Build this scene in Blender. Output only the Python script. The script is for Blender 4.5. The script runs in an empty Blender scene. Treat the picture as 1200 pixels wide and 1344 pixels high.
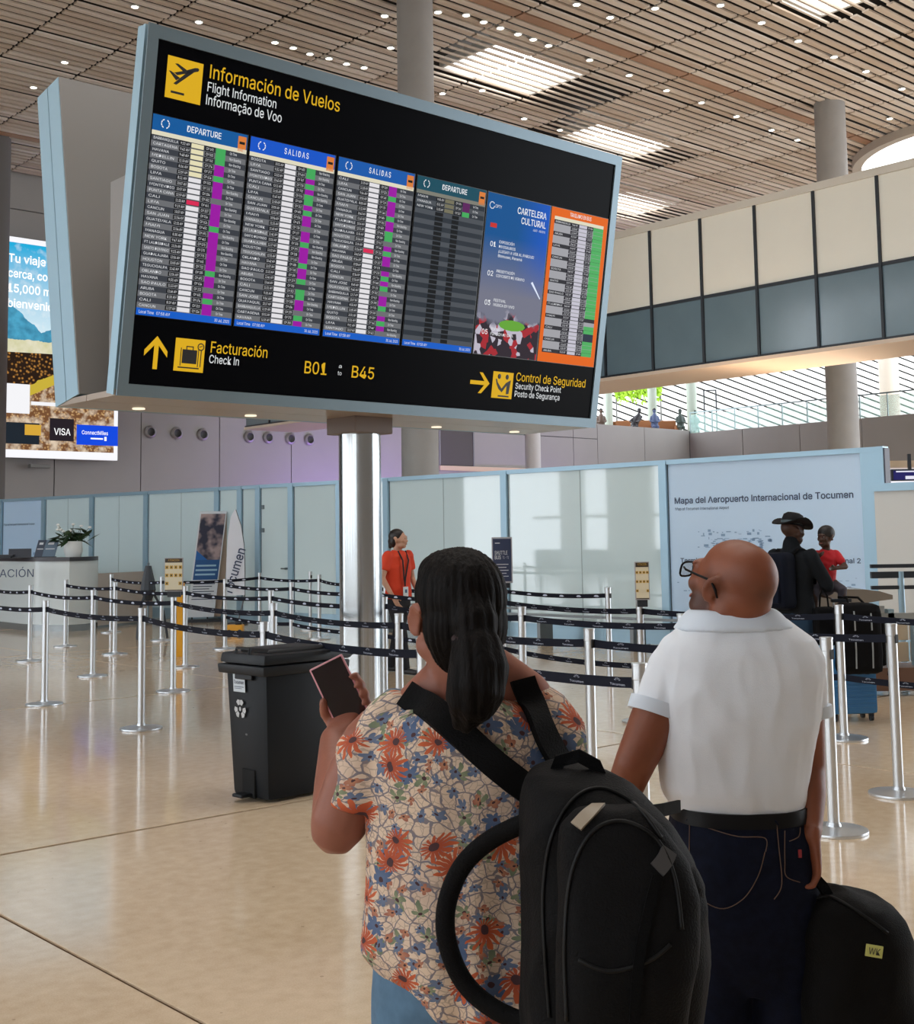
import bpy, bmesh, math, random
from mathutils import Vector, Matrix, Euler, noise
from mathutils.bvhtree import BVHTree
random.seed(7)
S = bpy.context.scene
COL = S.collection
# ---------------------------------------------------------------- camera
F, CX, CY, EYE = 1665.0, 600.0, 550.0, 1.6
PITCH, ROLL = math.atan(155/F), math.radians(0.85)
cr, sr, cp, sp = math.cos(ROLL), math.sin(ROLL), math.cos(PITCH), math.sin(PITCH)
right0, up0, fwd = Vector((1,0,0)), Vector((0,-sp,cp)), Vector((0,cp,sp))
cam_r = right0*cr - up0*sr
cam_u = right0*sr + up0*cr
cd = bpy.data.cameras.new('camera'); cam = bpy.data.objects.new('camera', cd); COL.objects.link(cam)
cd.sensor_fit = 'HORIZONTAL'; cd.sensor_width = 36; cd.lens = F/1200*36
cd.shift_y = -(672-CY)/1200.0; cd.clip_end = 500; cd.clip_start = 0.05
m = Matrix((( cam_r.x, cam_u.x, -fwd.x, 0), (cam_r.y, cam_u.y, -fwd.y, 0), (cam_r.z, cam_u.z, -fwd.z, EYE), (0,0,0,1)))
cam.matrix_world = m
S.camera = cam
# ---------------------------------------------------------------- world, light, exposure
S.view_settings.view_transform = 'Standard'; S.view_settings.look = 'None'
S.view_settings.gamma = 1.0; S.view_settings.use_curve_mapping = False
S.view_settings.exposure = 0.0
W = bpy.data.worlds.new('World'); S.world = W; W.use_nodes = True
W.node_tree.nodes['Background'].inputs[0].default_value = (0.90, 0.97, 1.04, 1)
W.node_tree.nodes['Background'].inputs[1].default_value = 4.7
def area_light(name, loc, tgt, sx, sy, power, color=(1,1,1)):
    l = bpy.data.lights.new(name, 'AREA'); l.shape = 'RECTANGLE'; l.size = sx; l.size_y = sy
    l.energy = power; l.color = color
    o = bpy.data.objects.new(name, l); COL.objects.link(o); o.location = loc
    o.rotation_euler = (Vector(tgt)-Vector(loc)).to_track_quat('-Z', 'Y').to_euler()
    return o
# building axes: U runs along the boards, V along the partitions
U = Vector((math.cos(.7281), math.sin(.7281), 0)); V = Vector((-U.y, U.x, 0))
YAWU = .7281
def uv(a, b, z=0.0): return U*a + V*b + Vector((0,0,z))
# unseen fill light added above the foreground to brighten floor and people
area_light('foreground_fill', uv(6, 6, 13.2), uv(6, 6.5, 0), 14, 10, 1000, (1, .97, .92))
area_light('uplight_lamp', uv(31, 37.5, 1.2), uv(31.5, 41, 5.2), 7, .4, 400, (.42, .25, 1))
area_light('uplight_lamp', uv(41.5, 38.5, 1.2), uv(41.5, 41, 5.2), 2, .4, 110, (.42, .25, 1))
area_light('soffit_lamp', uv(24.4, 16.0, 4.4), uv(24.2, 16.0, 6), 1.0, 9, 120, (1, .72, .5))
# ---------------------------------------------------------------- pixel of the photograph -> point of the place
def ray(x, y):
    a = (x-CX)/F; b = -(y-CY)/F
    return cam_r*a + cam_u*b + fwd
def G(x, y, z=0.0):
    r = ray(x, y); t = (z-EYE)/r.z
    return Vector((0,0,EYE)) + r*t
def P(x, y, d):
    r = ray(x, y); return Vector((0,0,EYE)) + r*(d/r.y)
# ---------------------------------------------------------------- materials
MATS = {}
def srgb(c):
    return tuple((v/12.92 if v <= .04045 else ((v+.055)/1.055)**2.4) for v in [q/255.0 for q in c])
def mat(name, rgb, rough=.5, metal=0.0, emis=0.0, noise_amt=0.0, noise_scale=20.0, bump=0.0, bump_scale=60.0, spec=.5, coords='Object', stretch=None, trans=0.0, alpha=1.0):
    if name in MATS: return MATS[name]
    M = bpy.data.materials.new(name); M.use_nodes = True; nt = M.node_tree; B = nt.nodes['Principled BSDF']
    c = srgb(rgb)
    B.inputs['Base Color'].default_value = (*c, 1); B.inputs['Roughness'].default_value = rough
    B.inputs['Metallic'].default_value = metal; B.inputs['Specular IOR Level'].default_value = spec
    if trans: B.inputs['Transmission Weight'].default_value = trans
    if alpha < 1: B.inputs['Alpha'].default_value = alpha
    if emis:
        B.inputs['Emission Color'].default_value = (*c, 1); B.inputs['Emission Strength'].default_value = emis
        B.inputs['Base Color'].default_value = (.01,.01,.01,1)
    if noise_amt or bump:
        tc = nt.nodes.new('ShaderNodeTexCoord'); mp = nt.nodes.new('ShaderNodeMapping')
        nt.links.new(tc.outputs[coords], mp.inputs['Vector'])
        if stretch: mp.inputs['Scale'].default_value = stretch
        if noise_amt:
            n = nt.nodes.new('ShaderNodeTexNoise'); n.inputs['Scale'].default_value = noise_scale; n.inputs['Detail'].default_value = 6
            nt.links.new(mp.outputs[0], n.inputs['Vector'])
            rp = nt.nodes.new('ShaderNodeMapRange'); rp.inputs['From Min'].default_value = .3; rp.inputs['From Max'].default_value = .7
            rp.inputs['To Min'].default_value = 1-noise_amt; rp.inputs['To Max'].default_value = 1+noise_amt
            nt.links.new(n.outputs['Fac'], rp.inputs['Value'])
            mx = nt.nodes.new('ShaderNodeVectorMath'); mx.operation = 'SCALE'; mx.inputs[0].default_value = c
            nt.links.new(rp.outputs[0], mx.inputs['Scale']); nt.links.new(mx.outputs[0], B.inputs['Base Color'])
        if bump:
            n2 = nt.nodes.new('ShaderNodeTexNoise'); n2.inputs['Scale'].default_value = bump_scale; n2.inputs['Detail'].default_value = 4
            nt.links.new(mp.outputs[0], n2.inputs['Vector'])
            bp = nt.nodes.new('ShaderNodeBump'); bp.inputs['Strength'].default_value = bump; bp.inputs['Distance'].default_value = .01
            nt.links.new(n2.outputs['Fac'], bp.inputs['Height']); nt.links.new(bp.outputs[0], B.inputs['Normal'])
    MATS[name] = M; return M
def emat(name, rgb, s=1.0):   # a lit print or screen colour
    return mat('lit_'+name, rgb, rough=.4, emis=s, spec=.04)
class N:   # little node helper
    def __init__(s, M): s.nt = M.node_tree; s.B = s.nt.nodes.get('Principled BSDF')
    def new(s, t, **k):
        n = s.nt.nodes.new('ShaderNode'+t)
        for a, b in k.items(): setattr(n, a, b)
        return n
    def link(s, a, b): s.nt.links.new(a, b)
    def math(s, op, a, b=None, c=None, clamp=False):
        n = s.new('Math', operation=op); n.use_clamp = clamp
        for i, v in enumerate((a, b, c)):
            if v is None: continue
            if isinstance(v, (int, float)): n.inputs[i].default_value = v
            else: s.link(v, n.inputs[i])
        return n.outputs[0]
    def mix(s, fac, a, b):
        n = s.new('Mix', data_type='RGBA')
        for i, v in ((0, fac), (6, a), (7, b)):
            if isinstance(v, (int, float)): n.inputs[i].default_value = v
            elif isinstance(v, tuple): n.inputs[i].default_value = (*v, 1) if len(v) == 3 else v
            else: s.link(v, n.inputs[i])
        return n.outputs[2]
# ---------------------------------------------------------------- mesh building
class MB:
    def __init__(s): s.v = []; s.f = []; s.m = []; s.cur = 0; s.T = Matrix.Identity(4); s.uvs = None
    def add(s, vs, fs):
        b = len(s.v); s.v += [tuple(s.T @ Vector(p)) for p in vs]; s.f += [tuple(i+b for i in f) for f in fs]; s.m += [s.cur]*len(fs); return s
    def box(s, x0, x1, y0, y1, z0, z1):
        vs = [(x0,y0,z0),(x1,y0,z0),(x1,y1,z0),(x0,y1,z0),(x0,y0,z1),(x1,y0,z1),(x1,y1,z1),(x0,y1,z1)]
        return s.add(vs, [(0,3,2,1),(4,5,6,7),(0,1,5,4),(1,2,6,5),(2,3,7,6),(3,0,4,7)])
    def bevbox(s, x0, x1, y0, y1, z0, z1, r):
        bm = bmesh.new(); bmesh.ops.create_cube(bm, size=1)
        for v in bm.verts: v.co = Vector(((x0+x1)/2+v.co.x*(x1-x0), (y0+y1)/2+v.co.y*(y1-y0), (z0+z1)/2+v.co.z*(z1-z0)))
        bmesh.ops.bevel(bm, geom=bm.edges[:], offset=r, segments=2, affect='EDGES', profile=.6)
        bm.verts.index_update(); s.add([v.co[:] for v in bm.verts], [tuple(v.index for v in f.verts) for f in bm.faces]); bm.free(); return s
    def lathe(s, prof, n=20, c=(0,0,0), cap=True):
        vs = []; fs = []
        for r, z in prof:
            for i in range(n): a = 2*math.pi*i/n; vs.append((c[0]+r*math.cos(a), c[1]+r*math.sin(a), c[2]+z))
        for k in range(len(prof)-1):
            for i in range(n): j = (i+1) % n; fs.append((k*n+i, k*n+j, (k+1)*n+j, (k+1)*n+i))
        if cap: fs.append(tuple(range(n-1, -1, -1))); fs.append(tuple((len(prof)-1)*n+i for i in range(n)))
        return s.add(vs, fs)
    def tube(s, pts, r, n=8, caps=True, side=None, ratio=1.0):
        """swept tube, r number or list; ratio = other axis / r; side = preferred direction of the r axis"""
        pts = [Vector(p) for p in pts]; R = r if isinstance(r, (list, tuple)) else [r]*len(pts)
        vs = []; fs = []; prev = Vector(side) if side else None
        for i, p in enumerate(pts):
            t = (pts[min(i+1, len(pts)-1)] - pts[max(i-1, 0)]).normalized()
            if prev is None: prev = t.orthogonal()
            a = (prev - t*prev.dot(t)); a = a.normalized() if a.length > 1e-6 else t.orthogonal().normalized()
            if not side: prev = a
            b = t.cross(a)
            ra, rb = (R[i] if isinstance(R[i], (tuple, list)) else (R[i], R[i]*ratio))
            for k in range(n):
                q = 2*math.pi*k/n; vs.append(p + a*(ra*math.cos(q)) + b*(rb*math.sin(q)))
        for k in range(len(pts)-1):
            for i in range(n): j = (i+1) % n; fs.append((k*n+i, k*n+j, (k+1)*n+j, (k+1)*n+i))
        if caps: fs.append(tuple(range(n-1, -1, -1))); fs.append(tuple((len(pts)-1)*n+i for i in range(n)))
        return s.add([tuple(v) for v in vs], fs)
    def ribbon(s, pts, normals, w, t):
        """flat strap of width w and thickness t along pts"""
        pts = [Vector(p) for p in pts]; vs = []; fs = []
        for i, p in enumerate(pts):
            tg = (pts[min(i+1, len(pts)-1)] - pts[max(i-1, 0)]).normalized(); nn = Vector(normals[i] if isinstance(normals, list) else normals)
            nn = (nn - tg*nn.dot(tg)).normalized(); sd = tg.cross(nn)
            ww = w[i] if isinstance(w, list) else w
            for a, b in ((-1,-1),(1,-1),(1,1),(-1,1)): vs.append(p + sd*(a*ww/2) + nn*(b*t/2))
        for k in range(len(pts)-1):
            for i in range(4): j = (i+1) % 4; fs.append((k*4+i, k*4+j, (k+1)*4+j, (k+1)*4+i))
        fs.append((3,2,1,0)); n = (len(pts)-1)*4; fs.append((n, n+1, n+2, n+3))
        return s.add([tuple(v) for v in vs], fs)
    def prism(s, poly, y0, y1):
        """polygon given in x,z extruded along y"""
        n = len(poly); vs = [(x, y0, z) for x, z in poly] + [(x, y1, z) for x, z in poly]
        fs = [tuple(range(n)), tuple(range(2*n-1, n-1, -1))] + [(i+n, (i+1) % n + n, (i+1) % n, i) for i in range(n)]
        return s.add(vs, fs)
    def ell(s, c, r, rot=None, nu=20, nv=12):
        vs = []; fs = []; R = rot or Matrix.Identity(3); c = Vector(c)
        if isinstance(r, (int, float)): r = (r, r, r)
        for j in range(1, nv):
            th = math.pi*j/nv
            for i in range(nu):
                ph = 2*math.pi*i/nu
                vs.append(tuple(c + R @ Vector((r[0]*math.sin(th)*math.cos(ph), r[1]*math.sin(th)*math.sin(ph), r[2]*math.cos(th)))))
        top = len(vs); vs.append(tuple(c + R @ Vector((0,0,r[2])))); vs.append(tuple(c + R @ Vector((0,0,-r[2]))))
        for j in range(nv-2):
            for i in range(nu): k = (i+1) % nu; fs.append((j*nu+i, (j+1)*nu+i, (j+1)*nu+k, j*nu+k))
        for i in range(nu): k = (i+1) % nu; fs.append((top, i, k)); fs.append((top+1, (nv-2)*nu+k, (nv-2)*nu+i))
        return s.add(vs, fs)
    def caps(s, pts, rs, n=14, ratio=1.0, side=None):
        """chain with rounded ends"""
        pts = [Vector(p) for p in pts]; rs = list(rs)
        t0 = (pts[0]-pts[1]).normalized(); t1 = (pts[-1]-pts[-2]).normalized()
        def rr(r, k): return (r[0]*k, r[1]*k) if isinstance(r, (tuple, list)) else r*k
        def mn(r): return min(r) if isinstance(r, (tuple, list)) else r
        P2 = [pts[0]+t0*mn(rs[0])*.98, pts[0]+t0*mn(rs[0])*.7] + pts + [pts[-1]+t1*mn(rs[-1])*.7, pts[-1]+t1*mn(rs[-1])*.98]
        R2 = [rr(rs[0], .15), rr(rs[0], .7)] + rs + [rr(rs[-1], .7), rr(rs[-1], .15)]
        return s.tube(P2, R2, n=n, ratio=ratio, side=side)
    def mesh(s, name, mats):
        me = bpy.data.meshes.new(name); me.from_pydata(s.v, [], s.f); me.update()
        for q in (mats if isinstance(mats, (list, tuple)) else [mats]): me.materials.append(q)
        if isinstance(mats, (list, tuple)):
            me.polygons.foreach_set('material_index', s.m)
        return me
    def build(s, name, mats, parent=None, smooth=False, kind=None, flip=True):
        me = s.mesh(name, mats)
        if flip:
            bm = bmesh.new(); bm.from_mesh(me); bmesh.ops.recalc_face_normals(bm, faces=bm.faces[:]); bm.to_mesh(me); bm.free()
        if smooth: shade(me, smooth)
        return link(name, me, parent, kind)
def shade(me, angle):
    me.polygons.foreach_set('use_smooth', [True]*len(me.polygons))
    if angle is not True: me.set_sharp_from_angle(angle=math.radians(angle))
def link(name, me, parent=None, kind=None):
    o = bpy.data.objects.new(name, me); COL.objects.link(o)
    if parent: o.parent = parent
    if kind: o['kind'] = kind
    return o
def tag(o, label, cat, group=None):
    o['label'] = label; o['category'] = cat
    if group: o['group'] = group
    return o
def thing(name, label, cat, loc=(0,0,0), rz=0.0, group=None):
    o = bpy.data.objects.new(name, None); COL.objects.link(o); o.location = loc; o.rotation_euler = (0,0,rz); o.empty_display_size = .1
    return tag(o, label, cat, group)
def struct(o): o['kind'] = 'structure'; return o
def copy_tree(o, parent=None):
    c = o.copy(); COL.objects.link(c)
    if parent: c.parent = parent
    for ch in list(o.children): copy_tree(ch, c)
    return c
def remesh(mb, name, mats, parent, voxel=.01, it=4, post=None, kind=None, sm=True):
    """fuse all closed shapes of mb into one continuous smooth skin"""
    me = mb.mesh(name, mats if not isinstance(mats, (list, tuple)) else mats[0])
    bm = bmesh.new(); bm.from_mesh(me); bmesh.ops.recalc_face_normals(bm, faces=bm.faces[:]); bm.to_mesh(me); bm.free()
    t = bpy.data.objects.new('tmp', me); COL.objects.link(t)
    r = t.modifiers.new('r', 'REMESH'); r.mode = 'VOXEL'; r.voxel_size = voxel; r.use_smooth_shade = True
    if it:
        q = t.modifiers.new('s', 'SMOOTH'); q.factor = .5; q.iterations = it
    dg = bpy.context.evaluated_depsgraph_get(); dg.update()
    out = bpy.data.meshes.new_from_object(t.evaluated_get(dg)); out.name = name
    bpy.data.objects.remove(t); bpy.data.meshes.remove(me)
    if post: post(out)
    out.materials.clear()
    for q in (mats if isinstance(mats, (list, tuple)) else [mats]): out.materials.append(q)
    shade(out, True)
    return link(name, out, parent, kind)
def wrinkle(amp, scale, stretch=(1,1,1), seed=0.0, ridge=True):
    def f(me):
        me.update(); ns = [v.normal.copy() for v in me.vertices]
        for v, n in zip(me.vertices, ns):
            p = Vector((v.co.x*stretch[0], v.co.y*stretch[1], v.co.z*stretch[2]))*scale + Vector((seed, seed*2, 0))
            q = noise.noise(p); q2 = noise.noise(p*2.3+Vector((5,5,5)))
            h = ((1-abs(q)*2.2) if ridge else q) + .35*q2
            v.co += n*(h*amp)
        me.update()
    return f
def bvh(*objs):
    vs = []; fs = []
    for o in objs:
        b = len(vs); vs += [o.matrix_world @ v.co for v in o.data.vertices]; fs += [tuple(b+i for i in p.vertices) for p in o.data.polygons]
    return BVHTree.FromPolygons(vs, fs)
def hit(tree, x, y, off=.0, d=None):
    """where the line of sight of a photo point meets a built surface, moved off it by off"""
    o = Vector((0,0,EYE)); r = ray(x, y).normalized(); h = tree.ray_cast(o, r)
    if h[0] is None:
        return P(x, y, d) if d else None, -r
    n = h[1] if h[1].dot(r) < 0 else -h[1]
    return h[0] + n*off, n
TXT = {}
try:   # the plain sans serif that ships inside Blender
    import os
    SANS = bpy.data.fonts.load(os.path.join(bpy.utils.resource_path('LOCAL'), 'datafiles', 'fonts', 'Inter.woff2'))
except Exception:
    SANS = None
def text_mesh(s, space=1.0, bold=0.0):
    if SANS: s = s.replace('I', '\u04c0').replace('l', '\u04cf')
    k = (s, space, bold)
    if k not in TXT:
        c = bpy.data.curves.new('t', 'FONT'); c.body = s; c.resolution_u = 2; c.offset = bold*.09
        if SANS: c.font = SANS
        c.space_character = space
        o = bpy.data.objects.new('t', c); COL.objects.link(o)
        dg = bpy.context.evaluated_depsgraph_get(); dg.update()
        me = bpy.data.meshes.new_from_object(o.evaluated_get(dg)); bpy.data.objects.remove(o)
        TXT[k] = ([tuple(v.co) for v in me.vertices], [tuple(p.vertices) for p in me.polygons]); bpy.data.meshes.remove(me)
    return TXT[k]
CAPH = max(v[1] for v in text_mesh('H')[0])
def put_text(mb, s, x0, z0, h, width=None, y=0.0, align='L', space=1.0, bold=0.0):
    """writes s into mb in the x,z plane facing -y; h = capital height"""
    vs, fs = text_mesh(s, space, bold)
    if not vs: return
    xa = min(v[0] for v in vs); xb = max(v[0] for v in vs); k = h/CAPH
    kx = width/(xb-xa) if width else k
    w = (xb-xa)*kx; xs = x0 - (w/2 if align == 'C' else w if align == 'R' else 0)
    mb.add([(xs+(v[0]-xa)*kx, y, z0+v[1]*k) for v in vs], fs)
def quad(mb, x0, x1, z0, z1, y=0.0): mb.add([(x0,y,z0),(x1,y,z0),(x1,y,z1),(x0,y,z1)], [(0,1,2,3)])
# ================================================================ THE SETTING
# ---- floor: polished terrazzo slabs with recessed joints
def terrazzo():
    M = mat('terrazzo', (205,188,164), rough=.11, spec=.6); n = N(M)
    tc = n.new('TexCoord'); mp = n.new('Mapping'); n.link(tc.outputs['Object'], mp.inputs[0]); o = mp.outputs[0]
    a = n.new('TexNoise'); a.inputs['Scale'].default_value = 160; a.inputs['Detail'].default_value = 3; n.link(o, a.inputs['Vector'])
    b = n.new('TexNoise'); b.inputs['Scale'].default_value = .55; b.inputs['Detail'].default_value = 5; n.link(o, b.inputs['Vector'])
    g = n.new('TexNoise'); g.inputs['Scale'].default_value = 14; g.inputs['Detail'].default_value = 5; n.link(o, g.inputs['Vector'])
    vo = n.new('TexVoronoi'); vo.inputs['Scale'].default_value = 9; n.link(o, vo.inputs['Vector'])
    spot = n.math('LESS_THAN', vo.outputs['Distance'], .07)
    vc = n.new('SeparateColor'); n.link(vo.outputs['Color'], vc.inputs[0])
    spot = n.math('MULTIPLY', spot, n.math('GREATER_THAN', vc.outputs[0], .62))
    f = n.math('ADD', n.math('MULTIPLY', a.outputs['Fac'], .45), n.math('MULTIPLY', b.outputs['Fac'], .55))
    f = n.math('ADD', f, n.math('MULTIPLY', n.math('SUBTRACT', g.outputs['Fac'], .5), .5))
    f = n.math('MULTIPLY', n.math('SUBTRACT', f, .30), 2.4, clamp=True)
    c = n.mix(f, srgb((198,174,144)), srgb((224,203,175)))
    c = n.mix(n.math('MULTIPLY', spot, .45), c, srgb((120,95,72)))
    n.link(c, n.B.inputs['Base Color'])
    w = n.new('TexNoise'); w.inputs['Scale'].default_value = 2.2; w.inputs['Detail'].default_value = 1; n.link(o, w.inputs['Vector'])
    bp = n.new('Bump'); bp.inputs['Strength'].default_value = .05; bp.inputs['Distance'].default_value = .02
    n.link(w.outputs['Fac'], bp.inputs['Height']); n.link(bp.outputs[0], n.B.inputs['Normal'])
    return M
TZ = terrazzo()
floor = struct(MB().box(-23, 70, -28, 43, -.2, -.009).build('floor', mat('joint_filler', (88,66,48), rough=.9, spec=.1)))
floor.rotation_euler.z = YAWU
SP = 5.64
slab_me = MB().bevbox(.009, SP-.009, .017, SP-.017, -.05, 0, .003).mesh('floor_slab', TZ)
for i in range(-4, 11):
    for j in range(-6, 6):
        o = link('floor_slab', slab_me, floor); o.location = (2.27+i*SP, 6.62+j*SP, 0)
# ---- ceiling: dark roof void, rows of slats hung below it
CZ = 14.0
sky_regions = [(21.9, 25.2, 22.8, 24.9), (28.7, 32.2, 25.3, 27.0), (35.3, 38.2, 30.0, 32.0), (24.9, 26.8, 14.8, 16.4)]
ceil = struct(MB().box(-17, 54, -12, 43, CZ+.75, CZ+.95).build('ceiling', mat('roof_void', (24,19,16), rough=.9)))
ceil.rotation_euler.z = YAWU
def slat_mat():
    M = mat('slat', (190,172,154), rough=.55); n = N(M)
    tc = n.new('TexCoord'); mp = n.new('Mapping'); n.link(tc.outputs['Object'], mp.inputs[0])
    oi = n.new('ObjectInfo')
    mp.inputs['Scale'].default_value = (.48, 1, 1)
    sx = n.new('SeparateXYZ'); n.link(mp.outputs[0], sx.inputs[0])
    cell = n.math('FLOOR', n.math('ADD', sx.outputs[0], .1))
    cx = n.new('CombineXYZ'); n.link(cell, cx.inputs[0]); n.link(oi.outputs['Random'], cx.inputs[1])
    wn = n.new('TexWhiteNoise'); n.link(cx.outputs[0], wn.inputs['Vector'])
    nz = n.new('TexNoise'); nz.inputs['Scale'].default_value = .12; n.link(tc.outputs['Object'], nz.inputs['Vector'])
    f = n.math('ADD', n.math('MULTIPLY', wn.outputs['Value'], .8), n.math('MULTIPLY', nz.outputs['Fac'], .4), clamp=True)
    n.link(n.mix(f, srgb((240,230,219)), srgb((200,180,160))), n.B.inputs['Base Color']); return M
SL = slat_mat(); SLB = mat('plank', (172,134,108), rough=.6, noise_amt=.12, noise_scale=.5)
def slat_row(w, cuts=None):
    mb = MB(); k = -14
    while k < 20:
        a, b = 12.34+k*2.1, 12.34+(k+1)*2.1-.07
        if a > -16.5 and b < 53.8:
            ww = w
            if cuts:
                for c0, c1 in cuts:
                    if b > c0 and a < c1: ww = w*.34
            mb.box(a, b, -ww/2, ww/2, 0, .05)
        k += 1
    return mb
row_me = slat_row(.178).mesh('ceiling_slat', SL); wide_me = slat_row(.285).mesh('ceiling_slat', SLB)
PITCHR = .32; r = 0; vv = -8.0
while vv < 40.9:
    cuts = [(q[0], q[1]) for q in sky_regions if q[2]-.1 < vv < q[3]+.1]
    me = wide_me if (r % 17 == 5 and not cuts) else row_me
    if cuts: me = slat_row(.178, cuts).mesh('ceiling_slat', SL)
    o = link('ceiling_slat', me, ceil); o.location = (0, vv, CZ + (.03 if r % 7 == 3 else 0))
    vv += PITCHR; r += 1
skyM = emat('rooflight', (255,252,246), 3.2)
for i, q in enumerate(sky_regions):
    t = thing('skylight', ['bright roof light in the slatted ceiling, nearest the thick grey column', 'bright roof light in the slatted ceiling just above the top right part of the board',
        'far bright roof light right of the board, next to the glazed bridge', 'bright roof light at the top edge, towards the right corner'][i], 'skylight', uv((q[0]+q[1])/2, (q[2]+q[3])/2, CZ+.3), YAWU, 'roof lights over the slats')
    a, b = (q[1]-q[0])/2, (q[3]-q[2])/2
    MB().box(-a, a, -b, b, .10, .14).build('diffuser', skyM, t)
    f = MB(); f.box(-a-.08, -a, -b-.08, b+.08, -.1, .16); f.box(a, a+.08, -b-.08, b+.08, -.1, .16); f.box(-a, a, -b-.08, -b, -.1, .16); f.box(-a, a, b, b+.08, -.1, .16)
    f.build('frame', mat('white_metal', (215,215,212), rough=.4), t)
# the round light well at the right edge
t = thing('round_skylight', 'huge white round light well in the ceiling beside the thick column above the bridge', 'skylight', uv(40.4, 18.4, CZ-.15))
MB().lathe([(4.35, 0), (4.35, .05)], 64).build('diffuser', emat('lightwell', (255,255,255), 3), t)
MB().lathe([(4.32,-.12),(4.62,-.12),(4.62,.15),(4.32,.15),(4.32,-.12)], 64, cap=False).build('rim', mat('well_rim', (190,180,168), rough=.5), t, smooth=40)
# downlights between the slats
dl_px = [(177,8),(261,28),(85,81),(44,114),(169,138),(361,55),(385,62),(407,70),(432,76),(455,83),(478,88),(505,20),(513,62),(757,5),(801,22),(860,10),(946,6),(1000,29),(1048,53),(1095,74),(1137,93),(1184,116),
 (612,19),(635,28),(657,36),(680,44),(700,51),(720,59),(575,15),(774,78),(826,98),(875,118),(921,134),(967,152),(1013,170),(633,118),(688,155),(735,170),(581,122),(1168,155),(1047,183)]
dlm = [MB().lathe([(.11,0),(.11,-.03),(.085,-.03),(.085,-.012)], 12).mesh('lamp_ring', mat('lamp_metal', (200,196,190), rough=.4)), MB().lathe([(.08,-.014),(.08,-.02)], 12).mesh('lamp_glow', emat('downlight', (255,246,228), 14))]
for x, y in dl_px:
    g = G(x, y, CZ)
    t = thing('downlight', 'small round downlight set between the ceiling slats', 'ceiling light', g, 0, 'downlights between the ceiling slats')
    link('lamp_ring', dlm[0], t); link('lamp_glow', dlm[1], t)
# ---- back wall of large metal panels
wp = mat('wall_panel', (148,143,140), rough=.55, noise_amt=.04, noise_scale=.6)
wall = struct(MB().box(-16.5, 45.6, 41.06, 41.3, 0, CZ+.7).build('wall_back', mat('wall_backing', (62,60,60), rough=.8)))
wall.rotation_euler.z = YAWU
for i in range(-5, 9):
    for j in range(5):
        u0, u1 = 18.3+i*3.2, 18.3+(i+1)*3.2
        z0, z1 = -.4+j*3.3, -.4+(j+1)*3.3
        u1 = min(u1, 45.6); z0 = max(z0, 0); z1 = min(z1, CZ+.6)
        MB().bevbox(u0+.015, u1-.015, 41.0, 41.06, z0+.015, z1-.015, .008).build('wall_panel', wp, wall)
parap = struct(MB().box(45.6, 52.9, 41.06, 41.3, 0, 6.9).build('wall_far', mat('wall_backing', (62,60,60))))
parap.rotation_euler.z = YAWU
for a, b in ((45.6, 49.1), (49.1, 52.7)):
    for z0, z1 in ((0, 3.4), (3.4, 6.95)): MB().bevbox(a+.015, b-.015, 41.0, 41.06, z0+.015, z1-.015, .008).build('wall_panel', wp, parap)
wallB = struct(MB().box(52.76, 53.0, 8, 41, 0, 6.75).build('wall_right', mat('wall_backing', (62,60,60))))
wallB.rotation_euler.z = YAWU
wpb = mat('wall_panel_brown', (139,133,128), rough=.6, noise_amt=.04, noise_scale=.6)
for i in range(10):
    for z0, z1 in ((0, 3.2), (3.2, 6.8)): MB().bevbox(52.7, 52.76, 41-(i+1)*3.3+.015, 41-i*3.3-.015, z0+.015, z1-.015, .008).build('wall_panel', wpb, wallB)
t = thing('wall_recess', 'dark grey recessed opening in the back wall right of the steel pole', 'opening', uv(36.45, 40.95, 4.68), YAWU)
MB().box(-.95, .95, -.02, .04, 0, 1.55).build('dark_panel', mat('dark_grey', (84,80,76), rough=.8), t)
MB().box(-1.0, 4.3, -.06, .04, -.22, -.02).build('ledge', mat('beige_trim', (205,180,150), rough=.5), t)
f = MB(); f.box(-1.02,-.95,-.05,.04,0,1.6); f.box(.95,1.02,-.05,.04,0,1.6); f.build('frame', mat('grey_trim', (125,124,122)), t)
ringm = MB().lathe([(.14,0),(.22,0),(.23,.03),(.2,.07),(.15,.09),(.14,0)], 24, cap=False).mesh('ring', mat('nozzle_ring', (150,146,146), rough=.35, metal=.3)); shade(ringm, 40)
thm = MB().lathe([(.155,.01),(.155,.06),(.05,.02)], 20).mesh('throat', mat('nozzle_dark', (30,26,26), rough=.5)); shade(thm, 40)
for q, od in zip((21.85, 22.91, 23.98, 25.98, 26.83, 27.85, 28.74), ('leftmost','second','third','middle','fifth','sixth','rightmost')):
    t = thing('air_nozzle', 'round dark air jet nozzle on the grey back wall, %s of the row of seven' % od, 'air vent', uv(q, 40.98, 5.5), YAWU, 'air nozzles on the back wall')
    t.rotation_euler = (math.pi/2, 0, YAWU)
    link('ring', ringm, t); link('throat', thm, t)
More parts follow.
